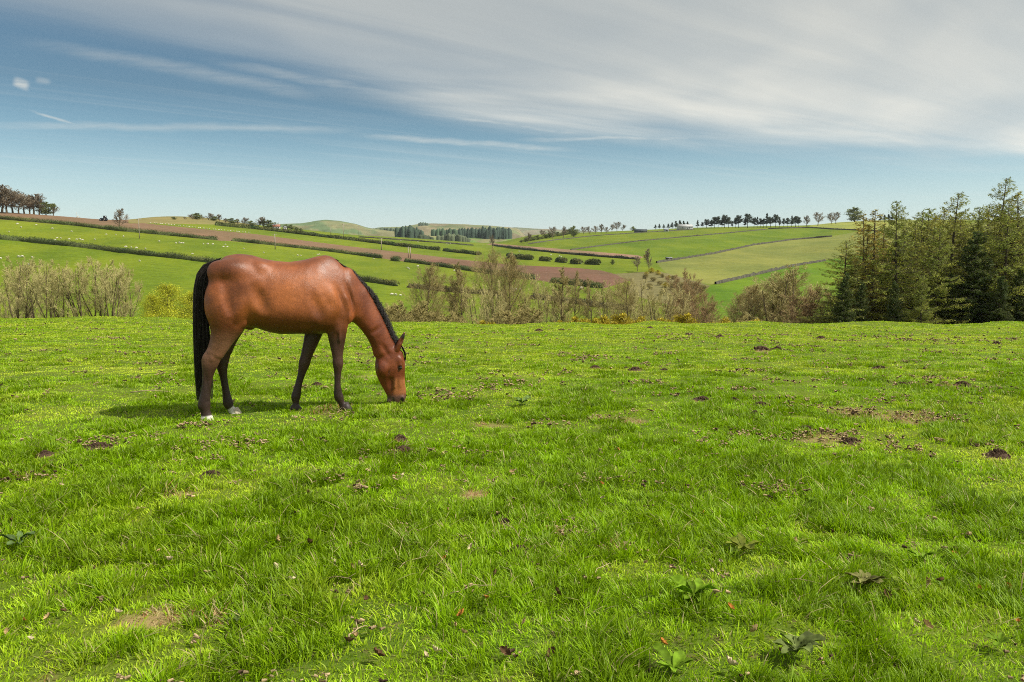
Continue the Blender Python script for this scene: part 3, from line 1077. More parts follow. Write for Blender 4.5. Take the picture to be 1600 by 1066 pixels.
# near fore leg
leg([(860, 330, 60, .05, -.15), (850, 410, 66, .062, -.15), (848, 490, 56, .060, -.145), (848, 550, 45, .050, -.14), (850, 610, 33, .041, -.14), (851, 648, 26, .037, -.14), (854, 682, 30, .041, -.14),
     (852, 728, 18, .028, -.14), (850, 790, 16, .025, -.14), (853, 840, 22, .030, -.14), (858, 863, 27, .034, -.14), (872, 892, 15, .026, -.14), (882, 906, 22, .035, -.14), (888, 922, 27, .043, -.14)], k=.025)
ell(HP(838, 672, -.14), (.012, .03, .03), .015)
for sgn in (-1, 1):
    ell(HP(215, 190, sgn * .12), (.11, .09, .11), .06)                  # buttock
    ell(HP(442, 172, sgn * .158), (.060, .045, .055), .06, -0.4)        # point of the hip
    ell(HP(300, 185, sgn * .16), (.16, .09, .10), .06, -0.25)          # croup
    ell(HP(225, 360, sgn * .185), (.085, .07, .17), .05, 0.15)           # hamstring
    ell(HP(328, 385, sgn * .225), (.060, .068, .15), .035, -0.35)         # quadriceps
    ell(HP(343, 462, sgn * .200), (.035, .035, .045), .03)              # stifle
    ell(HP(432, 330, sgn * .340), (.060, .070, .15), .06, 0.25, sub=True)  # flank hollow
    ell(HP(252, 320, sgn * .292), (.03, .022, .13), .05, 0.15, sub=True)  # furrow of the thigh
    ell(HP(805, 330, sgn * .185), (.085, .065, .14), .045, 0.5)         # triceps
    ell(HP(800, 400, sgn * .190), (.085, .065, .085), .04, 0.2)
    ell(HP(880, 350, sgn * .125), (.050, .070, .14), .045, 0.25)         # shoulder front
    ell(HP(905, 425, sgn * .10), (.055, .085, .085), .03)              # breast
    ell(HP(845, 470, sgn * .175), (.045, .035, .095), .025, 0.05)        # forearm
    ell(HP(752, 385, sgn * .322), (.045, .036, .12), .06, 0.30, sub=True)  # groove behind the shoulder
    ell(HP(872, 330, sgn * .232), (.022, .026, .12), .05, 0.30, sub=True)  # edge of the shoulder blade
    ell(HP(925, 330, sgn * .175), (.018, .035, .15), .035, 0.25, sub=True)  # jugular groove
    ell(HP(1065, 500, sgn * .098), (.018, .022, .13), .03, -1.0, sub=True)
    ell(HP(1110, 612, sgn * .088), (.020, .020, .07), .03, 0.5, sub=True)
    # tendon grooves and joints of the lower legs
for (X_, Y_, ly_) in ((147, 780, -.17), (243, 790, .16)):
    for sg in (-1, 1):
        ell(HP(X_, Y_, ly_ + sg * .036), (.006, .010, .085), .012, 0.08, sub=True)
for (X_, Y_, ly_) in ((849, 760, -.14), (648, 770, .12)):
    for sg in (-1, 1):
        ell(HP(X_ - 2, Y_, ly_ + sg * .034), (.005, .010, .07), .012, 0.0 if ly_ < 0 else -0.3, sub=True)
ell(HP(860, 678, -.145), (.018, .032, .030), .012)
ell(HP(861, 520, -.195), (.010, .012, .09), .02, 0.03)
ell(HP(175, 655, -.205), (.022, .016, .035), .015)
ell(HP(375, 485, 0.0), (.05, .05, .03), .03, -0.25)        # sheath

# ---- surface nets
inn = SDF < 0
c000 = SDF
sh = np.array(SDF.shape) - 1
cor = [(a, b, c) for a in (0, 1) for b in (0, 1) for c in (0, 1)]


def cut(arr, o):
    return arr[o[0]:o[0] + sh[0], o[1]:o[1] + sh[1], o[2]:o[2] + sh[2]]


cnt = sum(cut(inn, o).astype(np.int8) for o in cor)
act = (cnt > 0) & (cnt < 8)
idx = np.full(act.shape, -1, np.int64)
ia = np.argwhere(act)
idx[act] = np.arange(len(ia))
acc = np.zeros((len(ia), 3))
wt = np.zeros(len(ia))
for a in cor:
    for ax in range(3):
        if a[ax] == 0:
            b = list(a)
            b[ax] = 1
            va = SDF[ia[:, 0] + a[0], ia[:, 1] + a[1], ia[:, 2] + a[2]]
            vb = SDF[ia[:, 0] + b[0], ia[:, 1] + b[1], ia[:, 2] + b[2]]
            crs = (va < 0) != (vb < 0)
            t = np.where(crs, va / np.where(va == vb, 1, va - vb), 0)
            p = np.array(a)[None, :] + np.zeros((len(ia), 3))
            p[:, ax] += t
            acc += p * crs[:, None]
            wt += crs
HV = (ia + acc / wt[:, None]) * h_vox + np.array([gx[0], gy[0], gz[0]])
Qs = []
for ax in range(3):
    o1_ = [(0, 1, 0), (0, 0, 1)] if ax == 0 else ([(0, 0, 1), (1, 0, 0)] if ax == 1 else [(1, 0, 0), (0, 1, 0)])
    s0 = inn
    e_ = [0, 0, 0]
    e_[ax] = 1
    sA = inn[:inn.shape[0] - e_[0], :inn.shape[1] - e_[1], :inn.shape[2] - e_[2]]
    sB = inn[e_[0]:, e_[1]:, e_[2]:]
    ed = np.argwhere(sA != sB)
    A_in = sA[ed[:, 0], ed[:, 1], ed[:, 2]]
    u_, v_ = np.array(o1_[0]), np.array(o1_[1])
    ok = (ed[:, 0] >= u_[0] + v_[0]) & (ed[:, 1] >= u_[1] + v_[1]) & (ed[:, 2] >= u_[2] + v_[2]) & (ed < np.array(idx.shape)).all(1)
    ed, A_in = ed[ok], A_in[ok]
    q = [idx[tuple((ed - d_).T)] for d_ in (0 * u_, u_, u_ + v_, v_)]
    q = np.stack(q, 1)
    good = (q >= 0).all(1)
    q, A_in = q[good], A_in[good]
    q[~A_in] = q[~A_in][:, ::-1]
    Qs.append(q)
HQ = np.concatenate(Qs)
# drop stray islands: keep the component reachable by most faces, then smooth
E = np.concatenate([HQ[:, [0, 1]], HQ[:, [1, 2]], HQ[:, [2, 3]], HQ[:, [3, 0]]])
lab = np.arange(len(HV))
for _ in range(400):
    m_ = np.minimum(lab[E[:, 0]], lab[E[:, 1]])
    new = lab.copy()
    np.minimum.at(new, E[:, 0], m_)
    np.minimum.at(new, E[:, 1], m_)
    new = new[new]
    if (new == lab).all():
        break
    lab = new
main = np.bincount(lab).argmax()
kf = (lab[HQ] == main).all(1)
HQ = HQ[kf]
used = np.unique(HQ)
remap = np.full(len(HV), -1)
remap[used] = np.arange(len(used))
HV = HV[used]
HQ = remap[HQ]
E = np.concatenate([HQ[:, [0, 1]], HQ[:, [1, 2]], HQ[:, [2, 3]], HQ[:, [3, 0]]])
deg = np.bincount(E.ravel(), minlength=len(HV))[:, None]
for it, lam in enumerate([0.55, -0.56] * 5 + [0.35]):
    sm = np.zeros_like(HV)
    for c_ in range(3):
        sm[:, c_] = np.bincount(E[:, 0], HV[E[:, 1], c_], len(HV)) + np.bincount(E[:, 1], HV[E[:, 0], c_], len(HV))
    HV = HV + lam * (sm / deg - HV)

# ---- coat
hx, hy, hz = HV.T
noi = fbm(hx * 7, hz * 7 + hy * 3, 101, 3) - .5
coat = np.array([0.200, 0.050, 0.011]) * (1 + 0.25 * noi[:, None])
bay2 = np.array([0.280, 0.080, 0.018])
dark = np.array([0.022, 0.012, 0.010])
mid = np.array([0.085, 0.034, 0.020])
headx = HP(1060, 600)[0]
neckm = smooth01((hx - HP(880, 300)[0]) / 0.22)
is_head = (hx > HP(960, 500)[0] - 0.05)


def blend(c, col, m_):
    return c * (1 - m_[:, None]) + col * m_[:, None]


# light on the barrel and shade in the hollows painted in, darker along the back and crest
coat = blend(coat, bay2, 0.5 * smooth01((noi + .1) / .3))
def patch(X_, Y_, rx_, rz_):
    c_ = HP(X_, Y_)
    return np.exp(-((hx - c_[0]) / rx_) ** 2 - ((hz - c_[2]) / rz_) ** 2)


lit_coat = np.clip(patch(580, 300, .42, .24) + .8 * patch(385, 400, .12, .16) + .7 * patch(815, 340, .16, .20) + .5 * patch(180, 330, .10, .25), 0, 1)  # sunlit barrel, stifle, shoulder and buttock painted into the coat
coat = blend(coat, np.array([0.335, 0.100, 0.021]), .85 * lit_coat * (1 + .4 * noi))
deep = np.clip(patch(250, 150, .22, .10) + .8 * patch(330, 290, .16, .13) + .8 * patch(720, 430, .10, .10) + .5 * patch(900, 280, .10, .20), 0, 1)  # deeper red-brown croup; shade painted on mid thigh, elbow hollow and neck base
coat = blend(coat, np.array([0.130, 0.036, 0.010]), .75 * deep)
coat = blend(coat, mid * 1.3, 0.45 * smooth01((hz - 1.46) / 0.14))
coat = coat * (1 - .42 * smooth01((1.16 - hz) / .26) * (hx < HP(900, 450)[0]))[:, None]  # shade under the belly painted into the coat colour
zl = hz + 0.05 * noi
hind = hx < 0
legm = np.where(hind, smooth01((0.66 - zl) / 0.26), smooth01((0.92 - zl) / 0.30))
legm = np.where(is_head, 0, legm)
legm = np.where(hind & (hy > 0.04), smooth01((0.92 - zl) / 0.3), legm)
legm = np.where(~hind & (hy > 0.02) & (hz < .86), 1.0 * smooth01((0.95 - zl) / 0.2), legm)
gas = np.where(hind & (hy < .04) & ~is_head, smooth01((0.95 - zl) / 0.2), 0)
coat = blend(coat, np.array([0.185, 0.088, 0.048]), 0.8 * gas)
coat = blend(coat, mid * 0.62, np.clip(legm * 1.6, 0, 1))
coat = blend(coat, dark, smooth01((0.52 - zl) / 0.2) * np.where(is_head, 0, 0.72))
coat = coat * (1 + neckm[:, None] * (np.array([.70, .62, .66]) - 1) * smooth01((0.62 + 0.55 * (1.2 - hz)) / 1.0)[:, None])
# head
hd = is_head & (hz < 1.0)
mz = HP(1160, 850)
mt = smooth01((0.155 - hz) / 0.06) * hd
coat = blend(coat, np.array([0.36, 0.13, 0.045]), hd * smooth01((0.34 - hz) / 0.08) * smooth01((hx - HP(1140, 800)[0]) / 0.03) * 0.8)
coat = blend(coat, np.array([0.075, 0.042, 0.034]), mt * 0.9)
nos = HP(1199, 876, -.05)
dn = np.sqrt((hx - nos[0]) ** 2 + (np.abs(hy) - .05) ** 2 + ((hz - nos[2]) * .7) ** 2)
coat = blend(coat, np.array([0.012, 0.008, 0.008]), smooth01((0.024 - dn) / 0.009))
eyp = HP(1186, 703, -.07)
de = np.sqrt((hx - eyp[0]) ** 2 + (np.abs(hy) - .075) ** 2 + (hz - eyp[2]) ** 2)
coat = blend(coat, dark, smooth01((0.034 - de) / 0.014) * 0.85)
earp = HP(1205, 535, -.055)
coat = blend(coat, dark, smooth01((0.045 - np.sqrt((hx - earp[0]) ** 2 + (hz - earp[2]) ** 2)) / 0.03))
mo = HP(1158, 885, -.05)
dm = np.abs((hx - mo[0]) + .35 * (hz - mo[2]))
coat = blend(coat, np.array([0.010, 0.007, 0.007]), smooth01((0.010 - dm) / 0.006) * smooth01((0.115 - hz) / 0.02) * hd)
# star and strip on the forehead, white hind pasterns
st_ = hd & (np.abs(hy) < 0.014 + 0.010 * noi) & (hx > HP(1185, 660)[0]) & (hz < HP(1200, 625)[2]) & (hz > HP(1200, 715)[2])
coat[st_] = (0.70, 0.66, 0.60)
nh = HP(145, 972, -.17)
fh = HP(290, 930, .16)
w1 = smooth01((HP(148, 958, -.17)[2] + .014 * noi * 3 - hz) / 0.012) * (hx < -.2) * (hy < 0)
w2 = smooth01((HP(285, 912, .16)[2] + .014 * noi * 3 - hz + 0.6 * (hx - HP(285, 912, .16)[0])) / 0.015) * (hx < 0) * (hy > 0)
coat = blend(coat, np.array([0.72, 0.68, 0.63]), w1)
coat = blend(coat, np.array([0.72, 0.68, 0.63]), w2)

M_coat = bpy.data.materials.new("horse_coat")
M_coat.use_nodes = True
k = NG(M_coat.node_tree)
pb = M_coat.node_tree.nodes['Principled BSDF']
at = k.n('ShaderNodeAttribute', attribute_name="tint")
tcn = k.n('ShaderNodeTexCoord')
mp = k.n('ShaderNodeMapping')
mp.inputs['Scale'].default_value = (1, 1, 0.35)
k.l(tcn.outputs['Object'], mp.inputs[0])
nf = k.noise(mp.outputs[0], 160, 3, 0.6)
nm = k.noise(tcn.outputs['Object'], 6, 4, 0.6)
hs = k.n('ShaderNodeHueSaturation')
k.l(at.outputs['Color'], hs.inputs['Color'])
k.l(k.m('ADD', k.rng(nf, 0.3, 0.7, 0.72, 1.14), k.rng(nm, 0.3, 0.7, -0.18, 0.16)), hs.inputs['Value'])
k.l(hs.outputs[0], pb.inputs['Base Color'])
k.l(k.rng(nm, 0.3, 0.7, 0.38, 0.55), pb.inputs['Roughness'])
pb.inputs['Specular IOR Level'].default_value = 0.45
pb.inputs['Sheen Weight'].default_value = 0.0
pb.inputs['Sheen Roughness'].default_value = 0.4
bn = k.n('ShaderNodeBump')
bn.inputs['Strength'].default_value = 0.7
bn.inputs['Distance'].default_value = 0.003
k.l(k.m('ADD', nf, k.m('MULTIPLY', k.noise(tcn.outputs['Object'], 22, 3, 0.5), 1.2)), bn.inputs['Height'])
k.l(bn.outputs[0], pb.inputs['Normal'])
M_hair = mat("horse_hair", (0.018, 0.013, 0.010), 0.55, 0.3, 30.0, spec=0.5)
M_eye = mat("eye", (0.012, 0.008, 0.006), 0.06, 0.1, 1.0, spec=0.8)
M_hoof = mat("hoof_pale", (0.50, 0.44, 0.34), 0.6, 0.25, 30.0)
M_hoofd = mat("hoof_dark", (0.045, 0.035, 0.03), 0.55, 0.25, 30.0)

horse = empty("horse", (H_O[0], H_O[1], 0), "bay horse with black mane and tail grazing with its head down in the paddock", "horse", rz=HT)
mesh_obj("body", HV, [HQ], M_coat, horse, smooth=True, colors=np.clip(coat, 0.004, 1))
for sgn in (-1, 1):
    c = HP(1189, 704, sgn * .071)
    mb = MB()
    V = []
    T = []
    Q = []
    for i in range(9):
        th = math.pi * i / 8
        for j in range(14):
            ph = 2 * math.pi * j / 14
            V.append((c[0] + .019 * math.sin(th) * math.cos(ph), c[1] + .019 * math.sin(th) * math.sin(ph), c[2] + .017 * math.cos(th)))
    for i in range(8):
        for j in range(14):
            Q.append((i * 14 + j, i * 14 + (j + 1) % 14, (i + 1) * 14 + (j + 1) % 14, (i + 1) * 14 + j))
    mb.add(V, Q=Q)
    mb.obj("eye", M_eye, horse, smooth=True)


def hoof(X, Y, ly, m_, fwd=0.028):
    c = HP(X, Y, ly)
    mb = MB()
    V = []
    for (z_, r_, sx) in ((0.045, 0.034, 0.0), (0.02, 0.044, 0.012), (-0.02, 0.055, fwd), (-0.028, 0.05, fwd)):
        for j in range(20):
            th = 2 * math.pi * j / 20
            rr = r_ * (1.0 if math.cos(th) > -0.3 else 0.86)
            V.append((c[0] + sx + rr * 1.12 * math.cos(th), c[1] + rr * math.sin(th), c[2] + z_ + 0.016 * (1 if z_ > 0.03 else 0) * math.cos(th)))
    Q = [(i * 20 + (j + 1) % 20, i * 20 + j, (i + 1) * 20 + j, (i + 1) * 20 + (j + 1) % 20) for i in range(3) for j in range(20)]
    n0 = len(V)
    V += [(c[0], c[1], c[2] + .045), (c[0] + fwd, c[1], c[2] - .028)]
    T = [(n0, j, (j + 1) % 20) for j in range(20)] + [(n0 + 1, 60 + (j + 1) % 20, 60 + j) for j in range(20)]
    mb.add(V, Q=Q, T=T)
    return mb.obj("hoof", m_, horse, smooth=True)


tag(hoof(150, 994, -.17, M_hoof), "pale near hind hoof below a white pastern")
tag(hoof(296, 948, .16, M_hoof), "pale far hind hoof below a white pastern")
hoof(618, 922, .12, M_hoofd)
hoof(888, 920, -.14, M_hoofd)


def strands(name, P, wdt, parent, m_, label=None):
    """P: (n, k, 3) points; ribbons with a little thickness (three-sided)"""
    n, kk, _ = P.shape
    T = np.gradient(P, axis=1)
    T /= np.maximum(np.linalg.norm(T, axis=2, keepdims=True), 1e-6)
    a = np.cross(T, rng.normal(size=(n, 1, 3)))
    a /= np.maximum(np.linalg.norm(a, axis=2, keepdims=True), 1e-6)
    b = np.cross(T, a)
    ta = np.linspace(1, 0.35, kk)[None, :, None] * np.asarray(wdt).reshape(-1, 1, 1)
    V = np.stack([P + a * ta, P - a * ta * .5 + b * ta * .5, P - a * ta * .5 - b * ta * .5], 2).reshape(-1, 3)
    base = (np.arange(n)[:, None] * kk + np.arange(kk - 1)[None, :]).ravel() * 3
    Q = np.concatenate([base[:, None] + np.array([[j, (j + 1) % 3, 3 + (j + 1) % 3, 3 + j]]) for j in range(3)])
    return mesh_obj(name, V, [Q], m_, parent, smooth=True)


# tail
n = 2600
s_ = np.clip(rng.beta(1.3, 1.3, n), 0, 1)
lenf = np.clip(rng.normal(0.90, 0.11, n), .5, 1.03)
lft = np.array([HP(*q) for q in ((205, 120), (128, 150), (93, 200), (78, 270), (74, 350), (74, 450), (76, 560), (80, 660), (84, 760), (92, 862))])
rgt = np.array([HP(*q) for q in ((228, 112), (204, 138), (178, 186), (162, 250), (156, 330), (158, 430), (164, 530), (170, 640), (180, 740), (180, 850))])
kk = 14
tq = np.linspace(0, 1, kk)
Pm = np.zeros((n, kk, 3))
for i in range(kk):
    t_ = np.clip(tq[i] * lenf, 0, 1.02) * 9
    lo = np.clip(t_.astype(int), 0, 8)
    fr = t_ - lo
    a = lft[lo] * (1 - fr)[:, None] + lft[lo + 1] * fr[:, None]
    b = rgt[lo] * (1 - fr)[:, None] + rgt[lo + 1] * fr[:, None]
    Pm[:, i] = a * (1 - s_)[:, None] + b * s_[:, None]
ro = rng.normal(0, 1, n)
rw = rng.uniform(0, 6.28, n)
for i in range(kk):
    q = tq[i]
    Pm[:, i, 1] += ro * (0.018 + 0.022 * math.sin(min(1, q * 1.6) * math.pi / 2)) * (1 - .25 * q) + .003 * np.sin(rw + q * 7)
    Pm[:, i, 0] += (.004 * np.sin(rw * 5 + q * 2)) * q
strands("tail", Pm, np.full(n, .0022), horse, M_hair)
# mane
crest = np.array([HP(*q) for q in ((800, 99), (840, 116), (880, 148), (922, 184), (955, 220), (985, 255), (1012, 292), (1037, 330), (1061, 372), (1083, 415), (1104, 458), (1122, 500), (1138, 538), (1160, 575))])
n = 4200
t_ = rng.uniform(0, 13 - 1e-3, n)
lo = t_.astype(int)
fr = (t_ - lo)[:, None]
r0 = crest[lo] * (1 - fr) + crest[lo + 1] * fr
tg = crest[lo + 1] - crest[lo]
tg /= np.linalg.norm(tg, axis=1, keepdims=True)
nrm = np.stack([-tg[:, 2], 0 * tg[:, 0], tg[:, 0]], 1)
nrm[nrm[:, 0] + nrm[:, 2] < 0] *= -1
hh = (0.004 + 0.026 * smooth01((t_ - 1.5) / 1.5) + 0.026 * smooth01((t_ - 4) / 3.0)) * rng.lognormal(0, .2, n)
kk = 7
Pm = np.zeros((n, kk, 3))
lat = rng.normal(0.006, .012, n)
far_ = rng.uniform(-.045, .12, n)
for i in range(kk):
    q = i / (kk - 1)
    up = hh * (math.sin(min(q * 1.5, 1) * math.pi / 2) - 1.6 * max(0, q - .45) ** 1.5)
    Pm[:, i] = r0 - nrm * .012 + nrm * up[:, None] + tg * (0.045 * q + .04 * q * q) * (0.3 + .7 * smooth01(t_ / 3))[:, None]
    Pm[:, i, 1] += lat + far_ * q ** 1.6
strands("mane", Pm, np.full(n, .0022), horse, M_hair)
n = 350
r0 = np.array([HP(1188, 585)]) + np.stack([rng.normal(0, .006, n), rng.normal(0, .018, n), rng.normal(0, .008, n)], 1)
Pm = np.zeros((n, 6, 3))
e1 = HP(1211, 665)
for i, (X_, Y_) in enumerate(((1190, 580), (1200, 596), (1209, 615), (1214, 632), (1215, 648), (1213, 662))):
    c = HP(X_, Y_)
    Pm[:, i] = c + np.stack([rng.normal(0, .002, n), 0 * r0[:, 0], rng.normal(0, .006, n) * i / 3], 1)
    Pm[:, i, 1] = (r0[:, 1]) * (1.2 - .12 * i)
strands("forelock", Pm, np.full(n, .0018), horse, M_hair)

#ENDHORSE#

# ------------------------------------------------------------------ trees
def rvec(rg, v, ang):
    """unit vector v turned by ang around a random axis"""
    a = rg.normal(size=3)
    a -= v * (a @ v)
    a /= np.linalg.norm(a)
    return v * math.cos(ang) + a * math.sin(ang)


def grow_tree(rg, H, r0, n_stems=1, spread=0.5, clear=0.25, twig_r=0.012, dens=1.0, up=0.35, lv=3, width=0.42):
    """a bare broadleaf tree: stems and limbs (level 0-1), branches and twigs (level 2+)"""
    segs = [[], [], [], [], []]
    stack = []
    for i in range(n_stems):
        lean = 0.05 if n_stems == 1 else rg.uniform(0.12, 0.42) * spread * 1.6
        d = rvec(rg, np.array([0, 0, 1.0]), lean)
        b = np.array([0, 0, -0.4]) + (rg.normal(size=3) * np.array([.18, .18, 0]) if n_stems > 1 else 0)
        stack.append((b, d, H * (1 if n_stems == 1 else rg.uniform(.75, 1.0)), r0 * (1 if n_stems == 1 else .6), 0))
    nchild = {0: int(30 * dens), 1: int(9 * dens), 2: 6, 3: 4}
    while stack:
        p, d, L_, r, l = stack.pop()
        ns = {0: 9, 1: 6, 2: 4, 3: 2, 4: 1}[l]
        q = p.copy()
        dd = d.copy()
        pts = [q.copy()]
        ds = [dd.copy()]
        for s__ in range(ns):
            dd = dd + rg.normal(size=3) * {0: .05, 1: .11, 2: .16, 3: .2, 4: .2}[l]
            dd[2] += {0: 0.03, 1: 0.10, 2: 0.08, 3: 0.05, 4: 0.03}[l] * up / .35
            dd /= np.linalg.norm(dd)
            q = q + dd * L_ / ns
            pts.append(q.copy())
            ds.append(dd.copy())
        tr = {0: .15, 1: .2, 2: .35, 3: .6, 4: .7}[l]
        rad = [max(r * (1 - (1 - tr) * (j / ns) ** (0.8 if l == 0 else 1)), twig_r * .7) for j in range(ns + 1)]
        for j in range(ns):
            segs[l].append((pts[j], pts[j + 1], rad[j], rad[j + 1]))
        if l < lv:
            nc = nchild[l] if l else int(nchild[0] / (1 if n_stems == 1 else n_stems ** .55))
            for c in range(nc):
                lo = clear if l == 0 else 0.18
                t = lo + (1 - lo) * (c + rg.random()) / nc
                j = min(int(t * ns), ns - 1)
                fr = t * ns - j
                pp = pts[j] * (1 - fr) + pts[j + 1] * fr
                ang = rg.uniform(.60, 1.10) if l == 0 else rg.uniform(.30, .72)
                cd = rvec(rg, ds[j], ang * (1 - .35 * t))
                if l == 0:
                    # rounded crown: longest limbs around a third of the way up the crown
                    tt_ = (t - clear) / (1 - clear)
                    ll = H * width * (0.30 + 0.80 * math.sin(math.pi * min(1, tt_ * .72 + .22)) ** .9) * rg.uniform(.65, 1.15) * (1.0 - .35 * tt_)
                else:
                    ll = L_ * (rg.uniform(.28, .52) if l < 2 else rg.uniform(.50, .95)) * (1.1 - .5 * t)
                stack.append((pp, cd, ll, max(rad[j] * rg.uniform(.22, .42), twig_r * (1.6 if l == 0 else 1.0)), l + 1))
    return segs


TREE_DATA = {}


def bare_tree(key, seed, H, r0, col, barkm=None, buds=None, **kw):
    """builds one bare tree at the origin: root empty > trunk, crown"""
    rg = np.random.default_rng(seed)
    sg = grow_tree(rg, H, r0, **kw)
    root = empty("bare_tree", (0, 0, 0), "x", "tree")
    mb = MB()
    for l in (0, 1):
        if sg[l]:
            A_ = list(zip(*sg[l]))
            mb.segs(A_[0], A_[1], A_[2], A_[3], k=7 if l == 0 else 5)
    mb.obj("trunk", barkm or M_bark, root, smooth=True)
    mb = MB()
    col = np.array(col)
    for l in (2, 3, 4):
        if sg[l]:
            A_ = list(zip(*sg[l]))
            m_ = len(A_[0])
            mb.segs(A_[0], A_[1], A_[2], A_[3], k=3, col=col * rg.uniform(.7, 1.3, (m_, 1)) * (0.8 if l == 2 else 1.0))
            if buds is not None and l == 3:
                pe = np.array(A_[1])
                rep_ = buds[1]
                pe = np.repeat(pe, rep_, 0) + rg.normal(0, buds[2] * 1.4, (m_ * rep_, 3))
                mb.quads(pe, rg.uniform(.6, 1.3, len(pe)) * buds[2], rg, col=np.array(buds[0]) * rg.uniform(.7, 1.3, (len(pe), 1)))
    mb.obj("crown", M_twig, root)
    TREE_DATA[key] = root
    return root


def clump_tree(key, seed, H, Wd, shape, col, leaf, n, trunk_r=0.15, barkm=None, name="leafy_tree", crown0=0.1):
    """leafy tree or shrub of many small faces: shape in round, cone, flat"""
    rg = np.random.default_rng(seed)
    root = empty(name, (0, 0, 0), "x", "tree")
    mb = MB()
    tube(mb, [(0, 0, -.5), (0.02 * H * .3, 0, H * .4), (0, 0.03, H * .93)], [trunk_r, trunk_r * .8, trunk_r * .2], 7)
    bl = []
    tips = []
    nb = int(26 + n / 300)
    for i in range(nb):
        t = crown0 + (1 - crown0) * (i + rg.random()) / nb
        if shape == 'cone':
            R_ = Wd / 2 * (1 - t) ** .8 + .1
        elif shape == 'flat':
            R_ = Wd / 2 * (0.5 + .5 * math.sin(math.pi * min(1, (t - crown0) / (1 - crown0) * .8 + .3)))
        else:
            R_ = Wd / 2 * math.sin(math.pi * min(.97, (t - crown0) / (1 - crown0) * .86 + .14)) ** .65
        a = rg.uniform(0, 6.283)
        rr = R_ * rg.uniform(.55, 1)
        p0 = np.array([0, 0, H * t * .82])
        p1 = np.array([math.cos(a) * rr, math.sin(a) * rr, H * t * (.97 if shape != 'cone' else .90)])
        bl.append((p0, p1, trunk_r * .28, trunk_r * .08))
        tips.append((p0, p1, R_))
    A_ = list(zip(*bl))
    mb.segs(A_[0], A_[1], A_[2], A_[3], k=4)
    mb.obj("trunk", barkm or M_bark, root, smooth=True)
    mb = MB()
    per = n // nb
    for p0, p1, R_ in tips:
        t = rg.uniform(.30, 1.08, (per, 1))
        c = p0 * (1 - t) + p1 * t + rg.normal(0, 1, (per, 3)) * np.array([.17, .17, .10]) * (R_ * .8 + Wd * .08)
        mb.quads(c, leaf * rg.uniform(.6, 1.5, per), rg, col=np.array(col) * rg.uniform(.65, 1.35, (per, 1)) * rg.uniform(.8, 1.2), up=.3)
    mb.obj("crown", M_leaf, root)
    TREE_DATA[key] = root
    return root


def conifer(key, seed, H, Wd, col, n_br, dens, name="larch_tree", clear=0.12, droop=0.25, leaf=0.105, thin=1.0, dark=False, trunk_r=.17, topthin=0.0):
    """larch or spruce: straight trunk, tiers of boughs hung with sprays"""
    rg = np.random.default_rng(seed)
    root = empty(name, (0, 0, 0), "x", "tree")
    mb = MB()
    lean = rg.normal(0, .12, 2)
    tp = lambda t: np.array([lean[0] * t * t * 2, lean[1] * t * t * 2, H * t])
    tube(mb, [tp(t) + np.array([0, 0, -.6 if t == 0 else 0]) for t in np.linspace(0, 1, 8)], [trunk_r * (1 - .93 * t) for t in np.linspace(0, 1, 8)], 8)
    P0, P1, R0, R1 = [], [], [], []
    LC, LS = [], []
    for i in range(n_br):
        t = clear + (1 - clear) * ((i + rg.random()) / n_br) ** 0.9
        tt_ = (t - clear) / (1 - clear)
        Lb = Wd / 2 * ((1 - tt_) ** .75 * .92 + .06) * rg.uniform(.6, 1.15) * (0.55 + .45 * min(1, tt_ / .12 + .2))
        a = rg.uniform(0, 6.283)
        h = np.array([math.cos(a), math.sin(a), 0])
        s_ = np.array([-math.sin(a), math.cos(a), 0])
        base = tp(t)
        ns = 5
        pts = []
        el = 0.16 + .55 * tt_ ** 2
        for j in range(ns + 1):
            q = j / ns
            pts.append(base + h * Lb * q + np.array([0, 0, 1]) * Lb * (el * q - (droop + .22 * (1 - tt_)) * q ** 1.6 + .26 * q ** 4) + s_ * rg.normal(0, .03) * Lb)
        for j in range(ns):
            P0.append(pts[j]); P1.append(pts[j + 1])
            r_ = .028 * (1 - .75 * j / ns) * (Lb / 2.5 + .3)
            R0.append(r_); R1.append(r_ * .8)
        # side shoots and hanging sprays
        m_ = max(3, int(dens * Lb * (1 - topthin * tt_ ** 2)))
        for kx in range(m_):
            q = rg.uniform(.12, 1.0)
            j = min(int(q * ns), ns - 1)
            pp = pts[j] + (pts[j + 1] - pts[j]) * (q * ns - j)
            sl_ = Lb * rg.uniform(.10, .34) * (1.1 - .6 * q)
            sgd = (s_ * rg.choice([-1, 1]) + h * rg.uniform(.2, 1.0))
            sgd /= np.linalg.norm(sgd)
            e = pp + sgd * sl_ + np.array([0, 0, -1]) * sl_ * rg.uniform(.0, .65)
            P0.append(pp); P1.append(e); R0.append(.009); R1.append(.005)
            nl = max(4, int(sl_ / .058 * thin))
            tq_ = rg.uniform(.0, 1.05, (nl, 1))
            LC.append(pp * (1 - tq_) + e * tq_ + rg.normal(0, .045, (nl, 3)) - np.array([0, 0, 1]) * rg.uniform(0, .16, (nl, 1)))
            LS.append(leaf * rg.uniform(.5, 1.5, nl))
    mb.segs(P0, P1, R0, R1, k=3)
    mb.obj("trunk", M_barkdark, root)
    mb = MB()
    C_ = np.concatenate(LC)
    S_ = np.concatenate(LS)
    v_ = rg.uniform(.65, 1.35, (len(C_), 1))
    br = (fbm(C_[:, 0] * 1.3 + 5, C_[:, 2] * .8 + C_[:, 1], seed, 2) - .5)[:, None] * np.array([[.7, .4, .2]])
    mb.quads(C_, S_, rg, col=np.array(col) * v_ * (1 + br), aspect=1.5, slim=.42)
    mb.obj("crown", M_leaf, root)
    TREE_DATA[key] = root
    return root


USED = set()


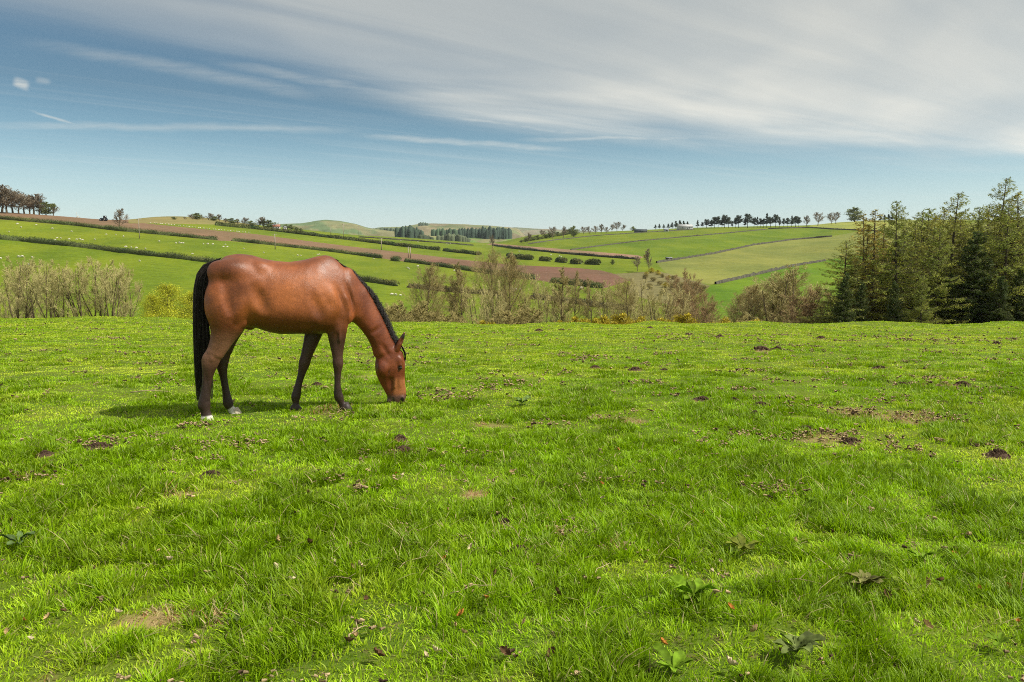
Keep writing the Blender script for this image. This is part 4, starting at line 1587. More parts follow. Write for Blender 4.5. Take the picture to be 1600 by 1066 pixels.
def place(key, loc, H_want, label, group, rz=None, wx=1.0, cat=None, name=None, base_h=None, tilt=0.0):
    src = TREE_DATA[key]
    hb_ = HEIGHT[key]
    s__ = H_want / hb_
    rz = random.uniform(0, 6.28) if rz is None else rz
    if key not in USED:
        USED.add(key)
        src.location = loc
        src.rotation_euler = (tilt, 0, rz)
        src.scale = (s__ * wx, s__ * wx, s__)
        src["label"] = label
        src["group"] = group
        r = src
    else:
        r = copy_thing(src, loc, rz, (s__ * wx, s__ * wx, s__), label, group, rot=(tilt, 0, rz))
    if cat:
        r["category"] = cat
    return r


HEIGHT = {}


def V_(key, fn, H, *a, **kw):
    """register a tree variety with its real height"""
    root = fn(key, *a, **kw)
    top = max(max(v.co.z for v in ch.data.vertices) for ch in root.children)
    HEIGHT[key] = top
    return root


TW = (0.33, 0.27, 0.135)
V_("broad", bare_tree, 0, 101, 11, .24, (0.37, 0.30, 0.125), dens=1.15, width=.40, clear=.16, lv=4, twig_r=.0078)
V_("broad2", bare_tree, 0, 103, 11, .22, (0.36, 0.30, 0.12), dens=1.15, width=.46, clear=.12, lv=4, twig_r=.0078)
V_("slim", bare_tree, 0, 105, 11, .15, (0.37, 0.31, 0.125), dens=1.0, width=.20, clear=.22, lv=4, twig_r=.0078, up=.6)
V_("multi", bare_tree, 0, 107, 8, .17, (0.46, 0.41, 0.17), n_stems=5, dens=.72, width=.33, clear=.2, lv=4, twig_r=.0078, spread=.6, up=.55)
V_("multi2", bare_tree, 0, 109, 8, .16, (0.48, 0.43, 0.18), n_stems=6, dens=.62, width=.32, clear=.15, lv=4, twig_r=.0078, spread=.75, up=.5)
V_("red", bare_tree, 0, 111, 9, .16, (0.36, 0.25, 0.12), n_stems=3, dens=1.1, width=.40, clear=.1, lv=4, twig_r=.0078, buds=((0.38, 0.25, 0.07), 1, .035))
V_("shrub", bare_tree, 0, 113, 4, .07, (0.33, 0.28, 0.10), n_stems=8, dens=.9, width=.42, clear=.05, lv=4, twig_r=.0078, spread=.9)
V_("gorse", clump_tree, 0, 115, 3.4, 4.0, 'round', (0.40, 0.33, 0.02), .11, 5200, .06, name="gorse_bush")
V_("spring", clump_tree, 0, 117, 4.6, 5.6, 'round', (0.46, 0.47, 0.03), .085, 14000, .08, name="leafy_bush", crown0=.0)
V_("far_bare", bare_tree, 0, 121, 10, .26, (0.22, 0.18, 0.12), dens=.8, width=.46, clear=.20, twig_r=.045, lv=3)
V_("far_bare2", bare_tree, 0, 123, 10, .26, (0.24, 0.19, 0.13), dens=.8, width=.52, clear=.22, twig_r=.045, lv=3)
V_("far_green", clump_tree, 0, 125, 10, 10, 'round', (0.16, 0.19, 0.05), .5, 2600, .3, crown0=.15)
V_("far_pine", clump_tree, 0, 127, 14, 7, 'flat', (0.060, 0.080, 0.048), .5, 2200, .22, M_barkdark, "pine_tree", crown0=.42)
V_("far_pine2", clump_tree, 0, 129, 14, 6, 'cone', (0.064, 0.084, 0.050), .5, 2200, .22, M_barkdark, "pine_tree", crown0=.30)
V_("larch", conifer, 0, 131, 15, 6.6, (0.31, 0.33, 0.055), 185, 15, clear=.10, topthin=.35)
V_("larch2", conifer, 0, 133, 15, 6.0, (0.36, 0.335, 0.055), 165, 13, clear=.22, topthin=.5)
V_("larch3", conifer, 0, 135, 15, 7.4, (0.31, 0.345, 0.055), 195, 16, clear=.06, topthin=.3)
V_("thin_larch", conifer, 0, 137, 13, 3.6, (0.32, 0.26, 0.045), 90, 11, clear=.34, topthin=.4, trunk_r=.13)
V_("spruce", conifer, 0, 139, 12, 5.4, (0.080, 0.110, 0.024), 230, 22, name="spruce_tree", clear=.02, leaf=.14, thin=1.3, droop=.35)


def valley_at(x, d):
    """a point beyond the paddock edge, d metres out, on the line through photo column x"""
    u = pix(x, 480)[0]
    X = u * d
    zz = float(pad_z(X, d)) if d < 53 else float(hill_z(u, d))
    if d < 53 and d > 44:
        zz = max(zz, float(hill_z(u, d)))
    return (X, d, zz)


def top_h(x, y, loc):
    """height a plant standing at loc needs for its top to reach photo row y"""
    return CAM_Z + pix(x, y)[1] * loc[1] - loc[2]


GM = "bare trees along the valley beyond the paddock"
mids = [  # x, top y, distance, variety, width factor, label
    (664, 412, 72, "broad", .78, "single-trunk bare tree just right of the horse's neck, first tall tree of the valley row"),
    (640, 452, 66, "shrub", 1.2, "low bare shrub at the foot of the first tall tree right of the horse"),
    (620, 470, 60, "shrub", 1.1, "lowest bare shrub behind the horse's mane"),
    (690, 468, 64, "shrub", 1.2, "bare shrub between the first tall tree and the slender pair"),
    (712, 410, 76, "slim", 1.05, "left one of two slender upright bare trees right of the first tall tree"),
    (729, 420, 74, "slim", .95, "right one of two slender upright bare trees right of the first tall tree"),
    (748, 440, 68, "multi2", .7, "thin many-stemmed bare tree pressed against the tallest bare tree"),
    (768, 386, 78, "broad2", .62, "tallest bare tree of the whole valley row, near the picture's middle"),
    (793, 394, 76, "broad", .66, "dense bare tree leaning on the right side of the tallest one"),
    (818, 458, 64, "shrub", 1.4, "brownish shrub spreading low right of the tallest bare trees"),
    (845, 430, 76, "multi", .62, "open bare tree forking low in front of the brown ploughed field"),
    (864, 436, 80, "multi2", .5, "small forked bare tree close right of the open forking one"),
    (884, 418, 74, "slim", 1.1, "slender bare tree with two parallel stems right of the open forking tree"),
    (892, 424, 78, "slim", .8, "thinner stem standing against the slender twin-stemmed tree"),
    (927, 436, 72, "slim", .8, "lone thin bare tree in the gap before the broad thicket"),
    (958, 440, 76, "multi2", .75, "left edge tree of the broad olive thicket in the middle right"),
    (983, 432, 72, "broad2", .80, "broad round olive bare tree with a dark stem in the thicket"),
    (1008, 438, 78, "multi", .8, "bare tree directly behind the right side of the broad round olive one"),
    (1030, 446, 70, "multi2", .85, "pale many-stemmed tree right of the broad round olive one"),
    (1052, 452, 74, "multi", .75, "yellowish many-stemmed tree left of the reddish trees"),
    (1084, 421, 105, "red", .72, "tall reddish-brown tree standing farther down in the valley"),
    (1075, 462, 74, "red", .95, "low reddish tree in front of the tall reddish-brown one"),
    (1105, 458, 78, "red", .95, "pinkish-brown rounded tree right of the tall reddish one"),
    (1130, 480, 70, "shrub", 1.1, "low shrub at the gap left of the two dark-stemmed trees"),
    (1164, 444, 72, "broad", 1.15, "small round bare tree with a curving trunk left of the big wide one"),
    (1183, 450, 76, "slim", 1.3, "narrow bare tree between the curving trunk and the big wide tree"),
    (1202, 432, 74, "broad2", .95, "rounded bare tree filling the gap left of the big wide tree"),
    (1238, 424, 73, "broad", 1.0, "rounded bare tree overlapping the right side of the big wide tree"),
    (1148, 456, 76, "broad2", .9, "low rounded bare tree at the left end of the clump before the wood"),
    (1219, 414, 70, "multi", 1.3, "big wide bare tree with several dark stems near the conifer wood"),
    (1232, 450, 78, "broad2", .7, "bare tree behind the big wide several-stemmed one"),
    (1256, 446, 68, "red", 1.25, "reddish twiggy tree beside the leftmost larch"),
    (1270, 474, 62, "shrub", 1.3, "reddish-brown shrub under the leftmost larch"),
    (1200, 476, 62, "shrub", 1.2, "shrub in front of the big wide bare tree's foot"),
    (1150, 474, 66, "shrub", 1.1, "shrub in front of the curving trunk"),
    (600, 452, 64, "shrub", 1.3, "bare shrub seen between the horse's mane and the first tall tree"),
]
for i, (x, ty, d, key, wx, lab) in enumerate(mids):
    loc = valley_at(x, d)
    ty = ty + 16 if key == 'shrub' else ty - 3
    r = place(key, loc, top_h(x, ty, loc), lab, GM if key != "shrub" else "bare shrubs at the paddock edge", wx=wx * (1.2 if key == 'shrub' else 1.22), cat="shrub" if key == "shrub" else "tree")
    if key == "shrub":
        r.name = "bare_shrub"
lefts = [
    (28, 406, 50, "multi", .75, "outermost pale bare willow at the photo's left edge"),
    (58, 398, 52, "multi2", .62, "pale willow with whitish upper twigs, second from the left edge"),
    (75, 404, 49, "multi", .66, "pale willow with crossing stems, third from the left edge"),
    (100, 412, 51, "multi2", .6, "low forked willow between the two main willow clumps"),
    (130, 404, 50, "multi2", .66, "willow on the left side of the denser willow clump"),
    (152, 400, 51, "multi", .72, "tallest willow in the middle of the denser clump"),
    (172, 404, 49, "multi2", .66, "willow on the right side of the denser clump"),
    (196, 418, 50, "multi", .58, "smaller willow leaning to the right, nearest the yellow-green bushes"),
    (8, 440, 53, "multi2", .6, "low willow cut by the photo's left edge"),
]
for (x, ty, d, key, wx, lab) in lefts:
    loc = valley_at(x, d)
    place(key, loc, top_h(x, ty, loc), lab, "bare willows behind the left paddock edge", wx=wx * 1.5)
for (x, ty, d, wx, lab) in ((262, 440, 49, .95, "yellow-green leafing bush left of the horse's tail"),
                            (238, 458, 48, .7, "small yellow-green bush on the left of the taller leafing bush"),
                            (300, 452, 50, .8, "yellow-green bush half hidden behind the horse's tail")):
    loc = valley_at(x, d)
    place("spring", loc, top_h(x, ty, loc), lab, "leafing bushes by the paddock edge", wx=wx, cat="bush")
gor = [(905, 484, 62), (925, 486, 60), (945, 482, 64), (968, 478, 66), (1000, 484, 62), (1040, 486, 60), (1068, 478, 66), (1135, 486, 60), (1180, 488, 60), (880, 490, 58), (760, 490, 58), (1022, 490, 57)]
gl = ["between the twin-stemmed and the lone thin tree", "just right of the twin-stemmed tree", "left of the broad thicket", "under the left edge of the broad thicket",
      "under the broad round olive tree", "below the pale many-stemmed tree", "at the foot of the reddish trees", "in the gap right of the reddish trees", "under the narrow bare tree",
      "at the foot of the twin-stemmed tree", "under the tallest bare tree", "in front of the broad thicket's right half"]
for (x, ty, d), w_ in zip(gor, gl):
    loc = valley_at(x, d)
    place("gorse", loc, max(1.2, top_h(x, ty + 9, loc)), "yellow flowering gorse bush " + w_, "gorse bushes along the valley", cat="bush")

# the conifer wood on the right
con = [
    (1316, 374, 60, "larch", 1.1, "leftmost larch of the wood with long drooping boughs"),
    (1347, 350, 63, "larch2", .62, "second larch from the left with a thin open crown"),
    (1349, 333, 66, "thin_larch", 1.0, "bare-stemmed larch behind the second larch"),
    (1362, 326, 62, "thin_larch", 1.15, "slender larch with brownish top, right one of the close pair"),
    (1376, 348, 65, "thin_larch", 1.0, "slender larch with a bare pole-like lower stem by the gap"),
    (1396, 372, 64, "spruce", .55, "narrow dark conifer right of the pole-like larch stems"),
    (1404, 312, 60, "larch3", .62, "tall green larch with a bent leaning tip"),
    (1425, 345, 66, "larch", .72, "brownish larch right of the one with the bent tip"),
    (1446, 336, 64, "larch2", .75, "larch with dark fan-shaped boughs before the tall pointed one"),
    (1478, 299, 62, "larch", .80, "tall larch with a wide airy top, right of the middle of the wood"),
    (1462, 352, 58, "larch3", .7, "greener larch in front of the wide airy-topped one"),
    (1518, 322, 66, "larch3", .75, "yellow-green larch left of the highest tree"),
    (1550, 276, 64, "larch", .70, "highest larch of the wood with a thin spiky top"),
    (1520, 360, 58, "spruce", .7, "dark blue-green spruce standing in front of the yellow-green larch"),
    (1588, 297, 62, "larch2", .95, "tall larch at the photo's right edge"),
    (1568, 318, 58, "larch3", .7, "larch between the highest tree and the right edge"),
    (1612, 320, 64, "larch", .9, "larch reaching in from beyond the right edge"),
    (1640, 300, 60, "larch3", .9, "larch standing wholly past the right edge"),
    (1500, 342, 68, "larch2", .85, "brown larch deep in the wood behind the dark spruce"),
    (1435, 330, 70, "larch3", .85, "green larch deep in the wood behind the fan-shaped one"),
    (1384, 372, 72, "larch", .8, "larch seen through the gap between the pole-like stems"),
    (1318, 425, 56, "spruce", .62, "short dark spruce under the leftmost larch"),
    (1345, 440, 58, "spruce", .6, "short dark spruce under the close pair of larches"),
    (1400, 438, 57, "spruce", .62, "short dark spruce below the bent-topped larch"),
    (1440, 430, 56, "larch3", .8, "low green young larch at the wood's front edge, left of its centre"),
    (1478, 425, 58, "spruce", .6, "short dark spruce at the wood's front below the airy-topped larch"),
    (1560, 430, 56, "spruce", .7, "short dark spruce at the front below the highest larch"),
    (1595, 420, 57, "spruce", .7, "short dark spruce in the lower right corner of the wood"),
    (1415, 400, 68, "spruce", .7, "dark spruce behind the low green young larch"),
    (1535, 410, 70, "spruce", .8, "dark spruce deep behind the yellow-green larch"),
    (1582, 385, 70, "spruce", .7, "dark spruce filling the wood near the right edge"),
    (1460, 395, 72, "spruce", .8, "dark spruce deep in the middle of the wood"),
    (1506, 408, 60, "larch3", .8, "low green larch beside the dark blue-green spruce"),
    (1440, 324, 71, "larch3", .8, "green larch far back whose tip shows left of the airy-topped larch"),
    (1412, 340, 72, "larch", .9, "larch showing through behind the one with the bent tip"),
    (1456, 326, 73, "larch2", .9, "larch top between the fan-shaped and the airy-topped larches, far back"),
    (1496, 330, 74, "larch3", .9, "larch far back left of the yellow-green larch"),
    (1534, 318, 73, "larch", .9, "larch far back just left of the highest tree"),
    (1572, 330, 74, "larch2", .9, "larch far back right of the highest tree"),
    (1604, 318, 72, "larch3", .9, "larch far back at the photo's right edge"),
    (1390, 400, 70, "larch3", .8, "low larch far back right of the pole-like stems"),
    (1332, 400, 68, "larch2", .7, "low larch far back behind the leftmost larch"),
    (1365, 430, 68, "spruce", .6, "dark spruce behind the stems of the close pair"),
]
for (x, ty, d, key, wx, lab) in con:
    loc = valley_at(x, d)
    place(key, loc, top_h(x, ty, loc), lab, "spruces of the conifer wood" if key == "spruce" else "larches of the conifer wood", wx=wx * (1.6 if ty > 400 else 2.15 if d >= 68 else 1.9),
          tilt=0.10 if "bent leaning" in lab else 0.0)

# ------------------------------------------------------------------ far trees on the hills
def far_tree(key, x, yb, hpx, lab, group, wx=1.0, cat=None):
    p = on_hill(x, yb)
    place(key, (p[0], p[1], p[2] - .3), hpx / F_PX * p[1], lab, group, wx=wx * {"far_pine": 1.15, "far_pine2": 1.2, "far_green": 1.1}.get(key, 1.55), cat=cat)


ordn = ["first", "second", "third", "fourth", "fifth", "sixth", "seventh", "eighth", "ninth", "tenth", "eleventh", "twelfth", "thirteenth", "fourteenth", "fifteenth",
        "sixteenth", "seventeenth", "eighteenth", "nineteenth", "twentieth", "twenty-first", "twenty-second", "twenty-third", "twenty-fourth", "twenty-fifth", "twenty-sixth", "twenty-seventh"]
lt = [(-12, 46), (3, 44), (11, 40), (20, 36), (29, 32), (38, 30), (46, 31), (53, 34), (61, 28), (72, 22), (83, 20)]
for i, (x, h_) in enumerate(lt):
    key = "far_green" if x == 72 else ("far_bare2" if i % 2 else "far_bare")
    lab = "small yellow-green tree among the brown trees on the left skyline" if x == 72 else "brown bare tree on the left skyline, %s from the left end of the clump" % ordn[i]
    far_tree(key, x, 333 + (x > 20) * 1 + (x > 60) * 1.5, h_, lab, "trees clumped on the left skyline", 1.35)
far_tree("far_bare2", 186, 359, 34, "lone bare tree growing out of the top hedge on the left", "lone hillside trees", .85)
sk = [(272, 341, 5), (290, 341, 5), (300, 341, 9), (308, 341, 11), (316, 341, 8), (326, 342, 12), (334, 343, 8), (343, 344, 12), (352, 346, 8), (362, 348, 10), (372, 349, 10), (382, 350, 13), (392, 352, 10), (404, 353, 11), (412, 354, 18), (420, 355, 14)]
for i, (x, yb, h_) in enumerate(sk):
    far_tree("far_green" if i % 3 == 0 else "far_bare", x, yb + 2, h_, "scrubby tree on the rise left of the farmhouse, %s from the left" % ordn[i], "scrub trees on the rise", 1.7)
for i, (x, yb, h_) in enumerate([(447, 357, 8), (455, 358, 9), (463, 360, 7), (470, 361, 6)]):
    far_tree("far_green", x, yb + 1, h_, "small dark tree right of the farmhouse, %s of the four" % ordn[i], "trees by the farmhouse", 1.2)
rs = [(769, 388, 20, "far_bare", .7), (825, 379, 18, "far_bare", 1.0), (848, 372, 14, "far_bare2", 1.1), (863, 373, 22, "far_bare2", .95), (880, 372, 17, "far_bare", 1.0), (896, 370, 18, "far_green", .9),
      (912, 366, 14, "far_bare2", 1.1), (921, 366, 14, "far_bare", 1.1), (931, 365, 14, "far_bare2", 1.2), (939, 365, 14, "far_bare", 1.2), (947, 365, 12, "far_bare2", 1.1), (956, 362, 14, "far_bare", 1.2), (964, 362, 14, "far_bare2", 1.2), (973, 361, 10, "far_bare", 1.2),
      (989, 361, 8, "far_green", 1.2), (1260, 354, 17, "far_bare", 1.1), (1278, 353, 20, "far_bare2", 1.0), (1299, 350, 20, "far_bare", 1.0), (1306, 350, 17, "far_bare2", 1.0), (1335, 347, 22, "far_green", 1.1)]
for i, (x, yb, h_, key, wx) in enumerate(rs):
    far_tree(key, x, yb, h_ * random.uniform(.85, 1.15), "%s tree standing on the right-hand ridge, %s from the left" % ("greenish" if key == "far_green" else "bare round", ordn[i]), "trees along the right ridge", wx)
for i in range(14):
    x = 815 + i * 6.2
    far_tree("far_green", x, 379 - i * 1.05, 5 + (i * 37 % 5), "low dark bush in the belt under the ridge trees, %s from the left" % ordn[i], "bushes under the ridge trees", 1.7, cat="bush")
pn = [(1090, 17), (1097, 14), (1104, 13), (1111, 14), (1116, 18), (1122, 18), (1128, 16), (1132, 18), (1138, 15), (1144, 17), (1149, 15), (1154, 17), (1164, 18), (1168, 19), (1178, 14), (1183, 16), (1188, 19), (1193, 19),
      (1198, 20), (1204, 18), (1212, 18), (1218, 18), (1224, 20), (1230, 21), (1237, 20), (1243, 19), (1248, 17)]
for i, (x, h_) in enumerate(pn):
    far_tree("far_pine" if i % 3 else "far_pine2", x, 357 - (x - 1090) * .013, h_ * random.uniform(.62, 1.2), "dark pine in the row on the right skyline, %s from the left" % ordn[i], "pines in a row on the skyline", random.uniform(.8, 1.5))
for i, (x, h_) in enumerate([(1024, 8), (1030, 9), (1037, 8), (1044, 9), (1050, 11), (1056, 13), (1062, 14), (1068, 13), (1074, 12)]):
    far_tree("far_pine2", x, 358 - (x > 1050) * .5, h_, "dark conifer in the small block left of the barn, %s from the left" % ordn[i], "conifers by the barn", 1.6)
for i, (x, h_) in enumerate([(1376, 9), (1382, 11), (1388, 12), (1394, 13), (1400, 10), (1408, 9)]):
    far_tree("far_pine2", x, 346, h_, "dark conifer on the ridge behind the larches, %s from the left" % ordn[i], "conifers behind the larches", 1.7)
# the two trees in the valley corner, with their gorse
p = on_hill(1014, 425)
place("far_bare", p, 38 / F_PX * p[1], "leaning bare tree at the corner where the valley fields meet", "lone hillside trees", wx=.85, tilt=.0)
p = on_hill(996, 424)
place("far_bare2", p, 24 / F_PX * p[1], "round bare tree left of the leaning one at the field corner", "lone hillside trees", wx=1.1)
p = on_hill(905 + 52, 414)
place("far_green", p, 9 / F_PX * p[1], "single round bush in the pasture at the end of the broken hedge", "lone hillside trees", cat="bush")
for i, (x, y, h_, w_) in enumerate([(1008, 403, 5, "in front of the brown strip's right tip"), (1018, 427, 9, "below the leaning tree"), (1028, 430, 8, "right of and below the leaning tree"),
                                    (1045, 436, 6, "on the rough bank"), (1010, 430, 6, "under the round bare tree")]):
    p = on_hill(x, y)
    place("gorse", p, h_ / F_PX * p[1], "yellow gorse bush far off " + w_, "gorse at the far field corner", wx=1.3, cat="bush")

for i, (x, y, h_, key) in enumerate([(1035, 434, 7, "shrub"), (1043, 440, 9, "red"), (1052, 437, 7, "shrub"), (1060, 444, 10, "red"), (1066, 452, 12, "shrub"), (1050, 452, 10, "shrub"), (1040, 450, 9, "gorse"), (1074, 456, 16, "red"),
                                     (1030, 446, 8, "shrub"), (1020, 440, 8, "shrub"), (1084, 452, 12, "shrub"), (1096, 458, 14, "shrub"), (1008, 436, 9, "shrub"), (1058, 462, 14, "shrub"), (1036, 462, 12, "shrub"), (1100, 470, 14, "red"), (1015, 452, 10, "shrub")]):
    p = on_hill(x, y)
    place(key, p, h_ / F_PX * p[1], "scrubby bush on the rough bank in the valley, %s counted from its top" % ordn[i], "bushes on the rough bank", wx=1.5, cat="bush")
# ------------------------------------------------------------------ hedges and walls on the hillside
def resample(pts, step):
    pts = np.asarray(pts, float)
    d = np.concatenate([[0], np.cumsum(np.linalg.norm(np.diff(pts[:, :2], axis=0), axis=1))])
    n_ = max(2, int(d[-1] / step) + 1)
    t = np.linspace(0, d[-1], n_)
    return np.stack([np.interp(t, d, pts[:, i]) for i in range(3)], 1), d[-1]


def hz_xy(X, Y):
    return hill_z(np.asarray(X) / np.asarray(Y), np.asarray(Y))


def pixel_line(line, n_=60):
    line = np.asarray(line, float)
    d = np.concatenate([[0], np.cumsum(np.hypot(*np.diff(line, axis=0).T))])
    t = np.linspace(0, d[-1], n_)
    return np.array([on_hill(np.interp(q, d, line[:, 0]), np.interp(q, d, line[:, 1])) for q in t])


hseed = [500]


def hedge(line, Hh, Wd, lab, col=(0.090, 0.112, 0.032), dens=85, leaf=.27, name="hedge", group="hedges of the left hillside"):
    hseed[0] += 1
    rg = np.random.default_rng(hseed[0])
    P, Ln = resample(pixel_line(line), 1.0)
    P[:, 2] = hz_xy(P[:, 0], P[:, 1])
    m_ = len(P)
    T = np.gradient(P, axis=0)
    T[:, 2] = 0
    T /= np.linalg.norm(T, axis=1, keepdims=True)
    N = np.stack([-T[:, 1], T[:, 0], 0 * T[:, 0]], 1)
    hm = Hh * .86 * (0.92 + .22 * (fbm(np.arange(m_) / 6.0, np.zeros(m_) + hseed[0], 7, 3) - .5) * 2)
    hm = hm * (0.86 + .14 * smooth01((vnoise(np.arange(m_) / 9.0, np.zeros(m_) + 3.7 * hseed[0], 9) - .12) / .2))
    wm = Wd / 2 * (0.9 + .5 * (fbm(np.arange(m_) / 4.0, np.zeros(m_) + 9 + hseed[0], 8, 2) - .5))
    en_ = smooth01(np.minimum(np.arange(m_), np.arange(m_)[::-1]) / 1.3) * .75 + .25
    hm, wm = hm * en_, wm * en_
    prof = [(-.75, -.15), (-.95, .35), (-.7, .82), (0, .98), (.7, .82), (.95, .35), (.75, -.15)]
    V = []
    for a, b in prof:
        V.append(P + N * (wm * a)[:, None] * .68 + np.array([0, 0, 1]) * (hm * b * .76)[:, None] + rg.normal(0, .10, (m_, 3)))
    V = np.stack(V, 1).reshape(-1, 3)
    kp = len(prof)
    i = (np.arange(m_ - 1)[:, None] * kp + np.arange(kp - 1)[None]).ravel()
    Q = np.stack([i, i + 1, i + kp + 1, i + kp], 1)
    mb = MB()
    col = np.array(col)
    mb.add(V, Q=Q, c=col * .85)
    q = int(Ln * dens)
    t = rg.uniform(0, m_ - 1.001, q)
    lo = t.astype(int)
    fr = (t - lo)[:, None]
    base = P[lo] * (1 - fr) + P[lo + 1] * fr
    th = rg.uniform(-.2, math.pi + .2, q)
    C_ = base + N[lo] * (np.cos(th) * wm[lo] * rg.uniform(.7, 1.1, q))[:, None] + np.array([0, 0, 1]) * (np.maximum(0.1, np.sin(th) * .55 + .45) * hm[lo] * rg.uniform(.72, 1.10, q))[:, None]
    hue_ = fbm(t / 8, t * 0 + hseed[0], 17, 2)[:, None] - .5
    mb.quads(C_, leaf * rg.uniform(.5, 1.3, q), rg, col=col * rg.uniform(.6, 1.5, (q, 1)) * (1 + hue_ * np.array([[1.4, .6, .6]])), up=.2)
    mb.obj(name, M_hedge, None, label=lab, cat="hedge", group=group)


hedge(H1[0], 2.3, 2.2, "long clipped hedge below the brown ploughed strip, from the left edge to the first gap")
hedge(H1[1], 2.2, 2.2, "clipped hedge above the horse's back, between the two gaps of the upper line")
hedge([(611, 407), (625, 408.8)], 2.6, 2.8, "short round bit of hedge standing alone in the gap above the horse's neck")
hedge(H1[2], 2.2, 2.2, "hedge running behind the tallest bare trees below the brown field")
hedge(H1[3], 2.2, 2.2, "last short hedge below the red-brown field at the line's right end")
hedge([(-60, 366), (0, 374), (110, 385), (150, 390), (290, 406), (345, 413), (460, 426), (572, 440), (622, 447.5)], 2.3, 2.2, "long dark hedge between two pastures running behind the horse's rump")
hedge([(636, 449), (700, 456), (790, 463)], 1.8, 2.0, "thin brown hedge behind the slender pair of bare trees", (0.10, 0.09, 0.04))
hedge([(829, 466), (888, 473), (947, 481), (990, 486)], 1.8, 2.0, "low rough hedge seen between the open forking tree and the thicket", (0.085, 0.075, 0.04))
hedge([(337, 352.5), (400, 358.5), (450, 364), (512, 371.5), (600, 382), (688, 392)], 2.8, 3.0, "upper hedge running from the rise past the farmhouse to the right", leaf=.5)
hedge([(692, 392.5), (750, 399)], 2.6, 3.0, "hedge piece behind the tops of the tallest bare trees", leaf=.5)
for i, (a, b, lab) in enumerate([((793, 402), (832, 406.5), "first and longest block of the broken hedge in the upper pasture"), ((843, 407), (860, 409), "second block of the broken hedge in the upper pasture"),
                                 ((867, 409.5), (885, 411), "third block of the broken hedge in the upper pasture"), ((892, 411.5), (908, 413), "fourth block of the broken hedge in the upper pasture"),
                                 ((914, 413), (937, 414), "last block of the broken hedge in the upper pasture")]):
    hedge([a, b], 2.6, 2.6, lab, leaf=.5, group="blocks of the broken hedge")
hedge([(560, 371), (600, 373.5), (675, 379), (740, 384)], 1.6, 1.6, "thin dark hedge along the brow of the left hill", (0.06, 0.06, 0.035), dens=12)
hedge([(770, 384), (800, 388), (876, 396.5), (996, 406)], 1.8, 1.8, "thin dark hedge under the narrow brown strip", (0.06, 0.06, 0.035), dens=12)


def wall(line, lab, Hh=1.5, col=M_stone):
    hseed[0] += 1
    rg = np.random.default_rng(hseed[0])
    P, Ln = resample(pixel_line(line), 1.6)
    P[:, 2] = hz_xy(P[:, 0], P[:, 1])
    m_ = len(P)
    T = np.gradient(P, axis=0)
    T[:, 2] = 0
    T /= np.linalg.norm(T, axis=1, keepdims=True)
    N = np.stack([-T[:, 1], T[:, 0], 0 * T[:, 0]], 1)
    V = []
    for a, b in ((-.42, -.4), (-.30, 1), (.30, 1), (.42, -.4)):
        V.append(P + N * a + np.array([0, 0, 1]) * (b * Hh * .50 * (1 + rg.normal(0, .15, m_)))[:, None] + rg.normal(0, .05, (m_, 3)))
    V = np.stack(V, 1).reshape(-1, 3)
    i = (np.arange(m_ - 1)[:, None] * 4 + np.arange(3)[None]).ravel()
    mesh_obj("stone_wall", V, [np.stack([i, i + 1, i + 5, i + 4], 1)], col, label=lab, cat="wall", group="dry stone walls on the right hillside")


wall([(892, 391), (943, 384), (1000, 377), (1050, 372.5), (1138, 364.5), (1197, 359)], "dry stone wall crossing the upper green field on the right", 1.3)
wall([(1026, 411), (1065, 405), (1118, 396.5), (1177, 383.5), (1236, 375.5), (1300, 370)], "dark stone wall along the top of the yellowish field", 1.7)
wall([(1118, 444.5), (1177, 431), (1236, 417), (1290, 408)], "dark stone wall along the bottom of the yellowish field", 1.7)
wall([(825, 382), (860, 376.5), (927, 369), (1000, 364), (1085, 359)], "long thin wall just below the right skyline", 1.3)
wall([(1200, 358), (1266, 356), (1300, 358.5), (1380, 362)], "stone wall dropping from the right skyline towards the larches", 1.5)

# ------------------------------------------------------------------ sheep
mb = MB()


def ball(mb, c, r, nu=10, nv=7, wob=0.0, rg=None, col=None):
    V = []
    for i in range(nv + 1):
        th = math.pi * i / nv
        for j in range(nu):
            ph = 2 * math.pi * j / nu
            w_ = 1 + (rg.normal(0, wob) if rg is not None else 0)
            V.append((c[0] + r[0] * w_ * math.sin(th) * math.cos(ph), c[1] + r[1] * w_ * math.sin(th) * math.sin(ph), c[2] + r[2] * w_ * math.cos(th)))
    Q = [(i * nu + j, i * nu + (j + 1) % nu, (i + 1) * nu + (j + 1) % nu, (i + 1) * nu + j) for i in range(nv) for j in range(nu)]
    mb.add(V, Q=[q[::-1] for q in Q], c=col)


